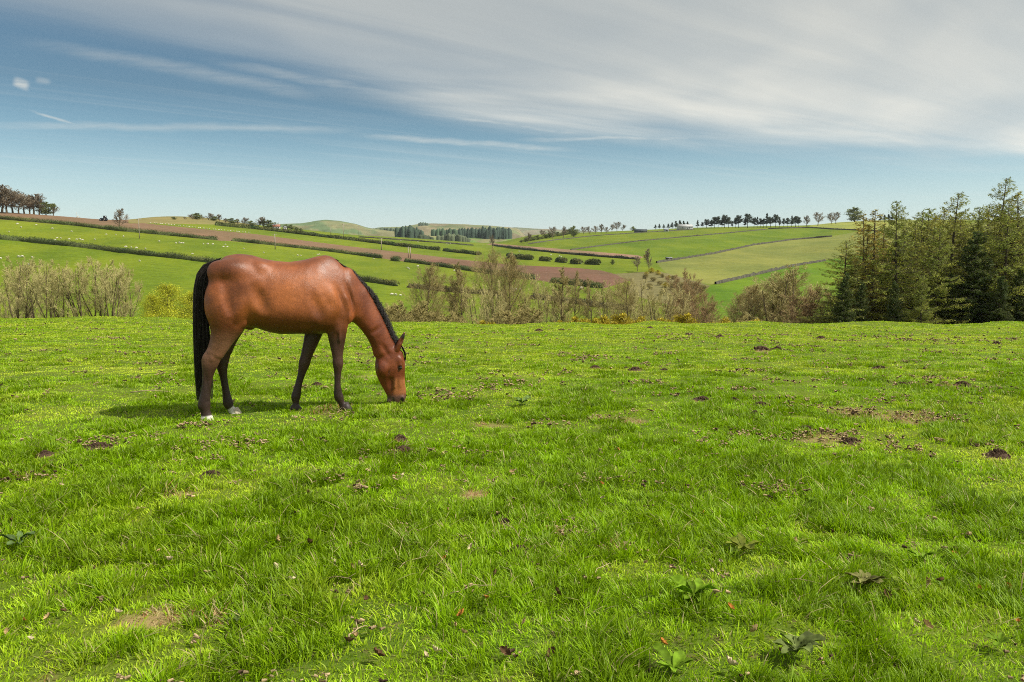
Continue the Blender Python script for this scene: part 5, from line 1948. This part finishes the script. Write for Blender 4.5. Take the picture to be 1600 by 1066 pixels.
rgs = np.random.default_rng(5)
ball(mb, (0, 0, .62), (.50, .26, .29), wob=.03, rg=rgs)
ball(mb, (.42, 0, .62), (.22, .17, .20), 8, 6)
tube(mb, [(.50, 0, .66), (.66, 0, .52), (.78, 0, .36)], [.12, .10, .06], 7)
tube(mb, [(-.48, 0, .66), (-.55, 0, .45)], [.05, .03], 5)
for lx in (-.32, .34):
    for ly_ in (-.13, .13):
        tube(mb, [(lx, ly_, .5), (lx, ly_, .25), (lx + .01, ly_, 0)], [.07, .045, .04], 6)
sheep0 = mb.obj("sheep", M_wool, None, smooth=True, label="x", cat="sheep")
shp = [(27, 351.5), (57, 352.5), (33, 356.5), (14, 363.5), (82, 358.5), (112, 363), (89, 373), (95, 373.5), (86, 377), (120, 375.5), (125, 375), (129, 376.5), (108, 375), (148, 375.5),
       (166, 367.5), (181, 368), (193, 371), (197, 387.5), (205, 388), (213, 389), (227, 390), (249, 378.5), (275, 381), (283, 381), (280, 380.8), (286, 381.5), (318, 382.5), (325, 382.5), (333, 383),
       (349, 387), (352, 383.5), (355, 387), (381, 389.5), (301, 398), (35, 402.5), (29, 403), (50, 403.5), (1, 405.5), (218, 409.5), (45, 416), (218, 456), (412, 396), (465, 400.5), (470, 400.5), (584, 405.5), (496, 399), (499, 399),
       (637, 420), (639, 421.5), (653, 417.5), (710, 424.5), (612, 462), (618, 462.5), (626, 463), (800, 453), (806, 454), (813, 454), (803, 456), (842, 462), (868, 462), (908, 451.5), (909, 453), (958, 409), (811, 394), (861, 399.5), (874, 401.5), (877, 402), (698, 381), (704, 382), (700, 382.5), (653, 379), (626, 377)]
reg = lambda x, y: ("in the top left pasture" if y < 385 and x < 300 else "in the pasture behind the left willows" if x < 230 and y > 395 else "near the long dark hedge" if x < 300 else
                    "in the pasture above the horse's back" if x < 560 else "in the pasture right of the horse's neck" if y > 410 else "in the upper right-hand pasture")
cnt_ = {}
first = True
for (x, y) in shp:
    p = on_hill(x, y)
    rr = reg(x, y)
    lab = "white sheep grazing " + rr
    grp = "sheep " + rr
    sc_ = random.uniform(.6, .85)
    if first:
        sheep0.location = p
        sheep0.rotation_euler = (0, 0, random.uniform(-.6, .6))
        sheep0.scale = (sc_,) * 3
        sheep0["label"] = lab
        sheep0["group"] = grp
        first = False
    else:
        copy_thing(sheep0, p, random.choice([0, math.pi]) + random.uniform(-.7, .7), (sc_,) * 3, lab, grp)
for i in range(34):      # the long file of sheep along the top of the ploughed strip
    x = 236 + i * 4.6 + random.uniform(-1, 1)
    y = np.interp(x, [236, 262, 325, 400], [350.5, 352.5, 359.5, 366.5]) - 1.0
    copy_thing(sheep0, on_hill(x, y), random.uniform(0, 6.28), (.7,) * 3, "white sheep in the long file along the top of the ploughed strip", "sheep in a file above the ploughed strip")

# ------------------------------------------------------------------ poles, farm, tractor, turbine
def pole_thing():
    r = empty("utility_pole", (0, 0, 0), "x", "pole", "poles carrying the line over the left hill")
    mb = MB()
    tube(mb, [(0, 0, -.5), (0, 0, 8)], [.17, .12], 8)
    mb.obj("pole", M_wood, r)
    mb = MB()
    mb.box((0, .16, 7.5), (1.7, .12, .14))
    for a in (-.7, 0, .7):
        tube(mb, [(a, .16, 7.57), (a, .16, 7.8)], [.05, .04], 6)
    mb.obj("crossarm", M_wood, r)
    return r


p0_ = pole_thing()
pls = [(218, 373, 31, "thin pole standing in the top left pasture beside the hedge"), (430, 390, 24, "pole at the end of the clipped hedge above the horse's back"), (537, 372, 22, "dark pole on the skyline left of the far green hill's foot"),
       (561, 373, 20, "dark pole on the skyline just left of the hill's dip"), (596, 391, 19, "pale pole in the pasture under the upper hedge"), (638, 403, 17, "left of the twin pale poles above the mane"),
       (641.5, 404, 17, "right of the twin pale poles above the mane"), (517, 367, 11, "short dark pole behind the upper hedge right of the farmhouse")]
for i, (x, y, h_, lab) in enumerate(pls):
    p = on_hill(x, y)
    s__ = h_ / F_PX * p[1] / 8.0
    if i == 0:
        p0_.location = p
        p0_.scale = (1, 1, s__)
        p0_["label"] = lab
    else:
        copy_thing(p0_, p, random.uniform(-.5, .5), (1.3, 1.3, s__), lab)


def house(x, y, L_, D_, Hh, Rf, wallm, roofm, lab, nwin=3, rz=0.0, name="farmhouse", cat="house", chim=True, px_w=10):
    p = on_hill(x, y)
    k_ = px_w / F_PX * p[1] / L_
    r = empty(name, p, lab, cat, rz=rz, sc=(k_,) * 3)
    mb = MB()
    mb.box((0, 0, Hh / 2 - .4), (L_, D_, Hh + .8))
    mb.add([(-L_ / 2, -D_ / 2, Hh), (-L_ / 2, D_ / 2, Hh), (-L_ / 2, 0, Hh + Rf), (L_ / 2, -D_ / 2, Hh), (L_ / 2, D_ / 2, Hh), (L_ / 2, 0, Hh + Rf)], T=[(0, 2, 1), (3, 4, 5)])
    mb.obj("wall", wallm, r)
    mb = MB()
    e = .35
    for sg in (-1, 1):
        a = Hh - Rf * e / (D_ / 2)
        V = [(-L_ / 2 - e, sg * (D_ / 2 + e), a), (L_ / 2 + e, sg * (D_ / 2 + e), a), (L_ / 2 + e, 0, Hh + Rf + .05), (-L_ / 2 - e, 0, Hh + Rf + .05)]
        V += [(q[0], q[1], q[2] + .18) for q in V]
        mb.add(V, Q=[(0, 1, 2, 3), (4, 7, 6, 5), (0, 4, 5, 1), (1, 5, 6, 2), (3, 7, 4, 0)] if sg < 0 else [(3, 2, 1, 0), (5, 6, 7, 4), (1, 5, 4, 0), (2, 6, 5, 1), (0, 4, 7, 3)])
    rf = mb.obj("roof", roofm, r)
    if chim:
        mb = MB()
        mb.box((L_ * .38, 0, Hh + Rf + .35), (.7, .5, 1.2))
        mb.obj("chimney", wallm, rf)
    for i in range(nwin):
        mb = MB()
        mb.box((-L_ / 2 + L_ * (i + .5) / nwin, -D_ / 2 - .03, Hh * .55), (1.0, .08, 1.2))
        mb.obj("window", M_glass, r)
    mb = MB()
    mb.box((L_ * .12, -D_ / 2 - .04, 1.0), (1.0, .1, 2.0))
    mb.obj("door", M_shed, r)
    return r


house(432, 358.5, 8, 6, 3.2, 2.0, M_white, M_redroof, "low farmhouse with a red-brown roof among trees on the left skyline", rz=.2, px_w=11)
house(445, 359, 3.5, 4, 3.2, 1.6, M_white, M_slate, "small white outbuilding right of the farmhouse", 1, rz=.9, name="outbuilding", cat="house", chim=False, px_w=4)
house(1070, 359, 17, 10, 3.6, 2.4, M_pale, M_pale, "long pale farm barn beside the dark conifers on the right skyline", 2, rz=.1, name="barn", cat="barn", chim=False, px_w=22)
house(1001, 363.5, 18, 9, 2.6, 2.2, M_shed, M_shed, "dark green barn on the right skyline left of the conifer block", 0, rz=-.05, name="barn", cat="barn", chim=False, px_w=19)
house(1041, 362, 7, 5, 2.6, 1.4, M_pale, M_slate, "tiny pale shed in front of the conifer block", 1, name="shed", cat="shed", chim=False, px_w=7)
house(1045, 407, 5.5, 4, 2.2, .7, M_stone, M_slate, "small stone hut by the wall at the left tip of the yellowish field", 0, name="hut", cat="hut", chim=False, px_w=9)

p = on_hill(162, 345.5)
tr_ = empty("tractor", p, "dark blue tractor on the skyline of the ploughed field", "tractor", rz=math.pi)
mb = MB()
mb.box((.9, 0, 1.15), (1.9, .8, .75), taper=.9)
mb.box((-.1, 0, .8), (3.2, .6, .4))
mb.box((-.75, 0, 1.15), (1.2, 1.3, .5))
mb.obj("body", M_tract, tr_)
mb = MB()
mb.box((-.75, 0, 2.0), (1.3, 1.3, 1.3), taper=.88)
mb.obj("cab", M_glass, tr_)
mb = MB()
mb.box((-.75, 0, 2.70), (1.4, 1.4, .10))
mb.obj("cab_roof", M_tract, tr_)
mb = MB()
tube(mb, [(.8, .25, 1.5), (.8, .25, 2.3)], [.05, .05], 6)
mb.obj("exhaust", M_tyre, tr_)
for (wx_, wy_, wr) in ((-.9, -.8, .85), (-.9, .8, .85), (1.35, -.75, .55), (1.35, .75, .55)):
    mb = MB()
    tube(mb, [(wx_, wy_ - .22, wr), (wx_, wy_ - .17, wr), (wx_, wy_ + .17, wr), (wx_, wy_ + .22, wr)], [wr * .86, wr, wr, wr * .86], 16)
    w_ = mb.obj("wheel", M_tyre, tr_)
    mb = MB()
    tube(mb, [(wx_, wy_ - .24, wr), (wx_, wy_ + .24, wr)], [wr * .45, wr * .45], 12)
    mb.obj("rim", M_pale, w_)
# small white wind turbine on the far side of the left brow
u_, w_ = pix(122, 343)
tb = empty("wind_turbine", (u_ * 900, 900, CAM_Z + w_ * 900 - 12), "white wind turbine peeping over the left skyline", "wind turbine")
mb = MB()
tube(mb, [(0, 0, -6), (0, 0, 15.0)], [.55, .3], 10)
mb.obj("tower", M_white, tb)
mb = MB()
mb.box((0, 0, 15.2), (.7, 2.0, .8))
mb.obj("nacelle", M_white, tb)
for i in range(3):
    a = R(100 + 120 * i)
    mb = MB()
    mb.segs([(0, -1.1, 15.2)], [(5.5 * math.cos(a), -1.1, 15.2 + 5.5 * math.sin(a))], [.36], [.08], k=4)
    mb.obj("blade", M_white, tb)

# far plantations seen as one mass
def wood(name, x0, x1, yb, hp, D, col, lab, seed, curve=0.0):
    rg = np.random.default_rng(seed)
    mb = MB()
    ua, ub = pix(x0, yb)[0], pix(x1, yb)[0]
    wdt = (ub - ua) * D
    n_ = int(wdt / 4.5) * 8
    for i in range(n_):
        f = rg.random()
        X = (ua + (ub - ua) * f) * D
        Y = D + rg.uniform(-90, 90)
        zb = CAM_Z + pix(800, yb)[1] * D
        h_ = hp / F_PX * D * rg.uniform(.75, 1.1) * (1 - curve * (2 * f - 1) ** 2)
        rr = rg.uniform(2.6, 4.6)
        kk = 7
        V = []
        for (q, s__) in ((-1.0, .95), (.55, 1.0), (.85, .72), (1.0, .22)):
            for j in range(kk):
                th = 2 * math.pi * j / kk
                w__ = rr * s__ * rg.uniform(.75, 1.2)
                V.append((X + w__ * math.cos(th), Y + w__ * math.sin(th), zb + h_ * q))
        Q = [(i_ * kk + j, i_ * kk + (j + 1) % kk, (i_ + 1) * kk + (j + 1) % kk, (i_ + 1) * kk + j) for i_ in range(3) for j in range(kk)]
        mb.add(V, Q=Q, c=np.array(col) * rg.uniform(.75, 1.25))
    mb.obj(name, M_farland, None, label=lab, cat="wood", kind="stuff")


wood("conifer_wood", 628, 655, 372, 18, 1350, (0.055, 0.085, 0.055), "small dark round wood in the distant valley", 1, .35)
wood("conifer_wood", 674, 735, 369, 10, 1700, (0.07, 0.11, 0.06), "long green plantation in the distant valley", 2, .2)
wood("conifer_wood", 722, 798, 374, 17, 1500, (0.055, 0.085, 0.060), "dark dense plantation at the right of the distant valley", 3, .15)
wood("broadleaf_wood", 690, 728, 375, 8, 1250, (0.09, 0.11, 0.06), "greyish wood below the long green plantation", 4, .4)
wood("broadleaf_wood", 660, 672, 374, 6, 1250, (0.07, 0.09, 0.05), "tiny round wood left of the greyish one", 5, .4)
wood("broadleaf_wood", 655, 672, 353, 4, 2900, (0.08, 0.11, 0.07), "small wood on top of the distant brown hill", 6, .3)
wood("broadleaf_wood", 590, 625, 362, 5, 2500, (0.09, 0.12, 0.07), "grey-green woods at the foot of the distant hill's dip", 7, .3)

# ------------------------------------------------------------------ small things on the paddock
def clods(seed, n_, Rr, Hh, m_, size):
    """a heap of crumbled earth"""
    rg = np.random.default_rng(seed)
    mb = MB()
    V = []
    for t_ in range(6):
        for j in range(16):
            ph = j * math.pi / 8
            w_ = Rr * 1.18 * t_ / 5 * (1 + .12 * math.sin(3 * ph + seed) + rg.normal(0, .04))
            V.append((w_ * math.cos(ph), w_ * math.sin(ph) * .85, Hh * .75 * math.cos(t_ / 5 * math.pi / 2) ** .8 - .02 + rg.normal(0, .003)))
    mb.add(V, Q=[(t_ * 16 + j, (t_ + 1) * 16 + j, (t_ + 1) * 16 + (j + 1) % 16, t_ * 16 + (j + 1) % 16) for t_ in range(5) for j in range(16)])
    for i in range(n_):
        a = rg.uniform(0, 6.28)
        q = min(abs(rg.normal(0, .42)), .95)
        rr = Rr * min(q, 1.25)
        s__ = size * rg.uniform(.5, 1.3)
        c = (rr * math.cos(a), rr * math.sin(a) * .8, Hh * .75 * math.cos(min(q, 1) * math.pi / 2) ** .8 - .02 + s__ * .4)
        V = []
        for t_ in range(4):
            th = math.pi * (t_ + .5) / 4
            for j in range(6):
                ph = j * math.pi / 3 + t_ * .5
                w_ = s__ * rg.uniform(.6, 1.15)
                V.append((c[0] + w_ * math.sin(th) * math.cos(ph), c[1] + w_ * math.sin(th) * math.sin(ph), c[2] + w_ * .75 * math.cos(th)))
        Q = [(t_ * 6 + j, (t_ + 1) * 6 + j, (t_ + 1) * 6 + (j + 1) % 6, t_ * 6 + (j + 1) % 6) for t_ in range(3) for j in range(6)]
        T = [(0, j, j + 1) for j in range(1, 5)] + [(18, 18 + j + 1, 18 + j) for j in range(1, 5)]
        mb.add(V, Q=Q, T=T)
    return mb


molehills = [(842, 518, 14), (878, 516, 9), (930, 576, 17), (992, 579, 20), (978, 577, 8), (1038, 579, 8), (1283, 530, 16), (1376, 576, 17), (1016, 513, 9), (1075, 523, 12), (625, 688, 24), (630, 709, 42), (605, 716, 14),
             (1190, 548, 26), (1215, 547, 18), (1098, 626, 24), (1125, 527, 14), (1585, 531, 12), (1558, 538, 14), (1330, 693, 26), (1560, 714, 30), (1190, 634, 20), (1147, 626, 14), (152, 700, 28), (70, 712, 22), (330, 744, 22),
             (495, 602, 14), (1260, 672, 18), (95, 843, 20), (849, 760, 12), (790, 822, 26), (810, 864, 18), (1180, 648, 12), (1410, 602, 16), (1505, 603, 26), (1475, 631, 10), (1515, 634, 10)]
base = clods(1, 150, .16, .07, M_soil, .017).obj("molehill", M_soil, None, smooth=False, label="x", cat="molehill", group="molehills of dark earth in the paddock")
base2 = clods(2, 150, .20, .05, M_soil, .020).obj("molehill", M_soil, None, smooth=False, label="x", cat="molehill", group="molehills of dark earth in the paddock")
usedb = [False, False]
mlabs = {(992, 579): "biggest dark molehill in the middle distance right of the horse", (930, 576): "dark molehill left of the biggest one in the middle distance", (1283, 530): "lone dark molehill near the far edge, below the leftmost larch",
         (1376, 576): "lone brown molehill in the grass below the wood's left end", (630, 709): "low brown heap of earth nearest below the horse's head", (625, 688): "dark crumbly heap just behind the low brown one below the horse's head",
         (842, 518): "flat dark molehill close to the far edge below the tall trees", (1560, 714): "dark flattened molehill at the right side of the photo", (1098, 626): "dark molehill beside a lush tuft in the middle"}
for i, (x, y, w_) in enumerate(molehills):
    p = ground_at(x, y)
    s__ = w_ * p[1] / F_PX / .36
    s__ = max(s__ * 1.25, .35)
    b_ = (base, base2)[i % 2]
    lab = mlabs.get((x, y), "small crumbly molehill in the grass of the %s" % ("left part of the paddock" if x < 560 else "far paddock" if y < 560 else "right part of the paddock" if x > 1100 else "middle of the paddock"))
    grp = b_["group"]
    loc = (p[0], p[1], p[2] + .012)
    sc_ = (s__, s__, min(s__, 1.4) * random.uniform(1.2, 1.7))
    if not usedb[i % 2]:
        usedb[i % 2] = True
        b_.location, b_.scale, b_["label"] = loc, sc_, lab
    else:
        copy_thing(b_, loc, random.uniform(0, 6.28), sc_, lab, grp)
# dry crumbs of old dung and scattered earth: too many to count
rgd = np.random.default_rng(77)
mb = MB()
cen = [(x_, y_) for x_, y_, _w in []] + [(1480, 602), (1430, 602), (1335, 645), (1350, 648), (1420, 655), (1450, 652), (1300, 680), (1280, 684), (1320, 690), (1225, 770), (1215, 775), (940, 655), (150, 696), (40, 748), (20, 752), (300, 668), (330, 700), (410, 700), (870, 834), (960, 760),
       (1190, 690), (1170, 685), (1380, 700), (1505, 660), (540, 750), (560, 770), (1135, 680), (1225, 625), (1260, 640), (1540, 700), (985, 862), (805, 600), (760, 610), (830, 605), (500, 655), (360, 690), (240, 690), (700, 618), (735, 612), (1495, 535), (1380, 525), (1250, 550), (1020, 600), (1150, 582), (1180, 582)]
cxy = []
for (x, y) in cen:
    p = ground_at(x, y)
    m_ = rgd.integers(5, 15)
    cxy.append(np.array([p[:2]]) + rgd.normal(0, .010 * p[1] + .03, (m_, 2)) * np.array([[1.6, 1.0]]))
for _ in range(110):
    cy_ = rgd.uniform(5.5, 26)
    cx_ = rgd.beta(1.6, 1.0) * 1.35 * cy_ - .68 * cy_
    m_ = rgd.integers(4, 12)
    cxy.append(np.array([[cx_, cy_]]) + rgd.normal(0, .008 * cy_ + .02, (m_, 2)) * np.array([[1.7, 1.0]]))
q = 700
yy_ = rgd.uniform(2.6, 32, q)
cxy.append(np.stack([rgd.uniform(-.75, .75, q) * yy_, yy_], 1))
cxy = np.concatenate(cxy)
zz_ = pad_z(cxy[:, 0], cxy[:, 1])
for i in range(5):
    m_ = len(cxy)
    c = np.stack([cxy[:, 0] + rgd.normal(0, .02, m_), cxy[:, 1] + rgd.normal(0, .012, m_), zz_ + rgd.uniform(.015, .050, m_)], 1)
    s__ = rgd.uniform(.003, .010, m_) * (1 + .05 * cxy[:, 1])
    mb.segs(c - np.stack([s__, 0 * s__, 0 * s__], 1) * .9, c + np.stack([s__, rgd.normal(0, 1, m_) * s__, rgd.normal(0, .4, m_) * s__], 1) * .9, s__ * .8, s__ * .45, k=5,
            col=np.where(rgd.random((m_, 1)) < .22, np.array([[.085, .055, .035]]), np.array([[.40, .30, .17]])) * rgd.uniform(.6, 1.3, (m_, 1)))
mb.obj("debris", M_dead, None, label="crumbs of dry dung and earth scattered through the grass", cat="debris", kind="stuff")


def leaf_mesh(seed, Ls, Wd, col, curl=.3, name="fallen_leaf", lobes=False):
    """a curled, slightly thick leaf"""
    rg = np.random.default_rng(seed)
    nu, nv = 9, 5
    V = []
    for side_ in (0, 1):
        for i in range(nu):
            t = i / (nu - 1)
            w_ = Wd / 2 * math.sin(math.pi * min(1, t * .93 + .05)) ** .8 * (1 + (.25 * math.sin(t * 22) if lobes else 0))
            for j in range(nv):
                s__ = j / (nv - 1) * 2 - 1
                V.append((Ls * (t - .5), w_ * s__, curl * Ls * ((t - .5) ** 2 * 1.2 + .8 * abs(s__) ** 1.5 * w_ / Ls * 1.6) + 0.0022 * math.sin(i * 1.7 + j * 2.3 + seed) - side_ * .0012))
    Q = []
    for i in range(nu - 1):
        for j in range(nv - 1):
            a = i * nv + j
            Q.append((a, a + nv, a + nv + 1, a + 1))
            b = a + nu * nv
            Q.append((b, b + 1, b + nv + 1, b + nv))
    mb = MB()
    mb.add(V, Q=Q, c=np.array(col))
    return mb


lv_ = [leaf_mesh(1, .044, .024, (.44, .32, .15), .9, lobes=True), leaf_mesh(2, .048, .028, (.12, .07, .035), .8, lobes=True), leaf_mesh(3, .040, .022, (.50, .22, .05), .8, lobes=True), leaf_mesh(4, .050, .022, (.66, .55, .36), 1.2, lobes=True)]
lname = ["tan", "dark brown", "orange-brown", "pale papery"]
lobj = []
for k_, m_ in enumerate(lv_):
    o = m_.obj("fallen_leaf", M_dead, None, smooth=True, label="x", cat="leaf", group=lname[k_] + " leaves fallen in the grass")
    lobj.append([o, False])
lp = [(265, 895, 3), (432, 900, 3), (456, 922, 3), (183, 975, 3), (348, 978, 0), (338, 975, 0), (75, 980, 0), (37, 985, 2), (50, 1020, 3), (522, 892, 3), (562, 902, 3), (550, 903, 0), (570, 953, 1), (775, 908, 1), (760, 952, 2), (722, 982, 2),
      (714, 995, 0), (725, 1010, 0), (555, 1012, 0), (545, 1020, 1), (680, 1038, 3), (665, 1042, 3), (790, 1038, 1), (940, 768, 2), (942, 790, 3), (965, 712, 2), (1115, 905, 3), (1128, 892, 3), (1140, 968, 2), (1035, 1022, 2),
      (1430, 985, 3), (1445, 995, 0), (1385, 948, 1), (1575, 930, 2), (1530, 932, 2), (1452, 925, 0), (1470, 924, 1), (1490, 880, 2), (1310, 815, 0), (1300, 843, 1), (1240, 858, 0), (1100, 812, 2), (700, 880, 3), (695, 885, 2), (735, 870, 3),
      (700, 808, 0), (483, 862, 1), (432, 855, 0), (425, 1005, 0), (620, 748, 2), (480, 780, 0), (95, 770, 3), (45, 752, 3), (20, 828, 1), (750, 660, 3), (820, 990, 0), (590, 1045, 1), (870, 940, 1), (1010, 895, 0), (1140, 1058, 3),
      (1220, 1040, 1), (1590, 990, 2), (1350, 930, 0), (800, 750, 0), (630, 752, 3), (1060, 870, 1), (150, 905, 1), (100, 970, 1), (10, 1008, 0), (860, 1040, 1), (1000, 730, 0), (250, 880, 0), (1470, 790, 0), (1530, 860, 1), (1180, 1000, 0)]
for (x, y, k_) in lp:
    p = ground_at(x, y)
    o, u1 = lobj[k_]
    s__ = random.uniform(.6, 1.15)
    loc = (p[0], p[1], p[2] + .036 + random.uniform(0, .018))
    rot = (random.uniform(-1.1, 1.1), random.uniform(-1.0, 1.0), random.uniform(0, 6.28))
    where = "lower left" if x < 500 and y > 850 else "lower right" if x > 1000 and y > 850 else "lower middle" if y > 850 else "middle"
    lab = lname[k_] + " curled fallen leaf in the grass of the photo's " + where
    grp = lname[k_] + " leaves fallen in the " + where
    if not u1:
        lobj[k_][1] = True
        o.location, o.rotation_euler, o.scale = loc, rot, (s__,) * 3
        o["label"], o["group"] = lab, grp
    else:
        copy_thing(o, loc, 0, (s__,) * 3, lab, grp, rot=rot)


def dock(x, y, size, n_, col, lab, seed):
    """a dock plant: broad leaves rising from one point, each its own mesh"""
    rg = np.random.default_rng(seed)
    p = ground_at(x, y)
    p = (p[0], p[1], p[2] + .022)
    r = empty("dock_plant", p, lab, "plant", "broad-leaved dock plants in the grass")
    for i in range(n_):
        a = 6.283 * (i + rg.uniform(-.3, .3)) / n_
        Ls = size * .66 * rg.uniform(.55, 1.15)
        el = rg.uniform(.35, 1.25)
        Wd = Ls * rg.uniform(.30, .44)
        ph1, tws = rg.uniform(0, 6), rg.uniform(-.35, .35)
        V = []
        nu, nv = 10, 5
        for side_ in (0, 1):
            for ii in range(nu):
                t = ii / (nu - 1)
                wv_ = Wd / 2 * (0.08 if t < .22 else math.sin(math.pi * min(.98, (t - .22) / .78 * .90 + .09)) ** .7)
                q = Ls * t
                for j in range(nv):
                    s__ = j / (nv - 1) * 2 - 1
                    rad_ = q * math.cos(el * (1 - .5 * t))
                    hgt = q * math.sin(el) * (1 - .45 * t) + abs(s__) * wv_ * .55 + Ls * .035 * math.sin(t * 13 + s__ * 2 + ph1) + tws * s__ * wv_ * t * 2
                    V.append((rad_ * math.cos(a) - wv_ * s__ * math.sin(a), rad_ * math.sin(a) + wv_ * s__ * math.cos(a), hgt - side_ * .0015 + .012))
        Q = []
        for ii in range(nu - 1):
            for j in range(nv - 1):
                b = ii * nv + j
                Q.append((b, b + nv, b + nv + 1, b + 1))
                c = b + nu * nv
                Q.append((c, c + 1, c + nv + 1, c + nv))
        mb = MB()
        mb.add(V, Q=Q, c=np.array(col) * rg.uniform(.45, 1.05))
        mb.obj("leaf", M_dock, r, smooth=True)


GD = (.22, .38, .020)
for i, (x, y, s__, n_, c_, lab) in enumerate([
    (1085, 945, .20, 11, GD, "largest dock plant with broad upright leaves at the lower right"),
    (1160, 872, .17, 8, (.27, .32, .04), "dock plant with a yellowish flat leaf behind the largest one"),
    (1245, 1035, .17, 10, (.23, .30, .08), "grey-green dock plant near the bottom right"),
    (1350, 925, .16, 9, (.28, .28, .09), "flat dock plant with dull spread leaves right of the largest one"),
    (1440, 885, .11, 6, GD, "small dock plant right of the flat spread one"),
    (1050, 1062, .16, 8, GD, "dock plant cut by the photo's bottom edge"),
    (815, 636, .20, 7, (.16, .25, .06), "dock plant with one upright leaf right of the horse's head"),
    (370, 980, .12, 6, (.22, .30, .09), "small grey-green dock beside the bare patch"),
    (30, 862, .18, 7, (.16, .25, .08), "dock plant near the left edge"),
    (1268, 792, .09, 6, GD, "small bright plant in the grass right of the middle"),
    (735, 700, .12, 6, GD, "small dock hidden in the lush tuft below the middle"),
    (1560, 1020, .12, 6, GD, "small dock in the bottom right corner")]):
    dock(x, y, s__, n_, c_, lab, 900 + i)

# dry twigs and straw lying on the grass
def twig(x, y, Ls, a, lab, seed, r_=.0035):
    rg = np.random.default_rng(seed)
    p = ground_at(x, y)
    mb = MB()
    pts = [(Ls * (t - .5) * math.cos(a) + rg.normal(0, .006), Ls * (t - .5) * math.sin(a) + rg.normal(0, .006), .035 + .02 * math.sin(t * 3) + rg.normal(0, .003)) for t in np.linspace(0, 1, 7)]
    tube(mb, pts, [r_ * (1 - .5 * t) for t in np.linspace(0, 1, 7)], 6, col=np.array((.42, .33, .2)))
    m2 = 3
    tube(mb, [pts[m2], tuple(np.array(pts[m2]) + np.array([Ls * .2 * math.cos(a + .8), Ls * .2 * math.sin(a + .8), .02]))], [r_ * .7, r_ * .3], 5, col=np.array((.42, .33, .2)))
    o = mb.obj("twig", M_dead, None, smooth=True, label=lab, cat="twig", group="dry twigs lying on the grass")
    o.location = p


twig(235, 618, .45, .1, "long dry twig lying in the grass left of the horse", 1, .006)
twig(560, 1005, .14, 1.2, "short twig standing beside a leaf near the bottom", 2)
twig(650, 890, .22, .7, "pale thin stalk in the lower middle", 3, .0025)
twig(740, 935, .22, .4, "thin tan stalk above the orange leaves at the bottom", 4, .0025)
twig(540, 920, .20, -.5, "straw-coloured stalk left of the lower middle", 5, .0025)
twig(800, 840, .26, 1.9, "long pale stalk beside the dark crumbs", 6, .0025)
twig(1250, 925, .25, -.2, "pale stalk lying among the flat dock leaves", 7, .003)
twig(940, 905, .2, .9, "bent straw stalk right of the lower middle", 8, .0025)

# remove varieties that were never placed
for k_, r_ in TREE_DATA.items():
    if k_ not in USED:
        for ch in list(r_.children):
            bpy.data.objects.remove(ch)
        bpy.data.objects.remove(r_)

# ------------------------------------------------------------------ the air
mb = MB()
mb.box((0, 3000, 27), (14000, 8000, 250))
hz_o = mb.obj("haze", None, None, kind="stuff", label="thin bluish air between the paddock and the far hills", cat="haze")
M_haze = bpy.data.materials.new("haze_air")
M_haze.use_nodes = True
t = M_haze.node_tree
t.nodes.clear()
pv = t.nodes.new('ShaderNodeVolumePrincipled')
pv.inputs['Color'].default_value = (0.80, 0.90, 1.0, 1)
pv.inputs['Density'].default_value = 0.00005
pv.inputs['Anisotropy'].default_value = 0.2
ou = t.nodes.new('ShaderNodeOutputMaterial')
t.links.new(pv.outputs[0], ou.inputs['Volume'])
hz_o.data.materials.clear()
hz_o.data.materials.append(M_haze)

#ENDOBJECTS#
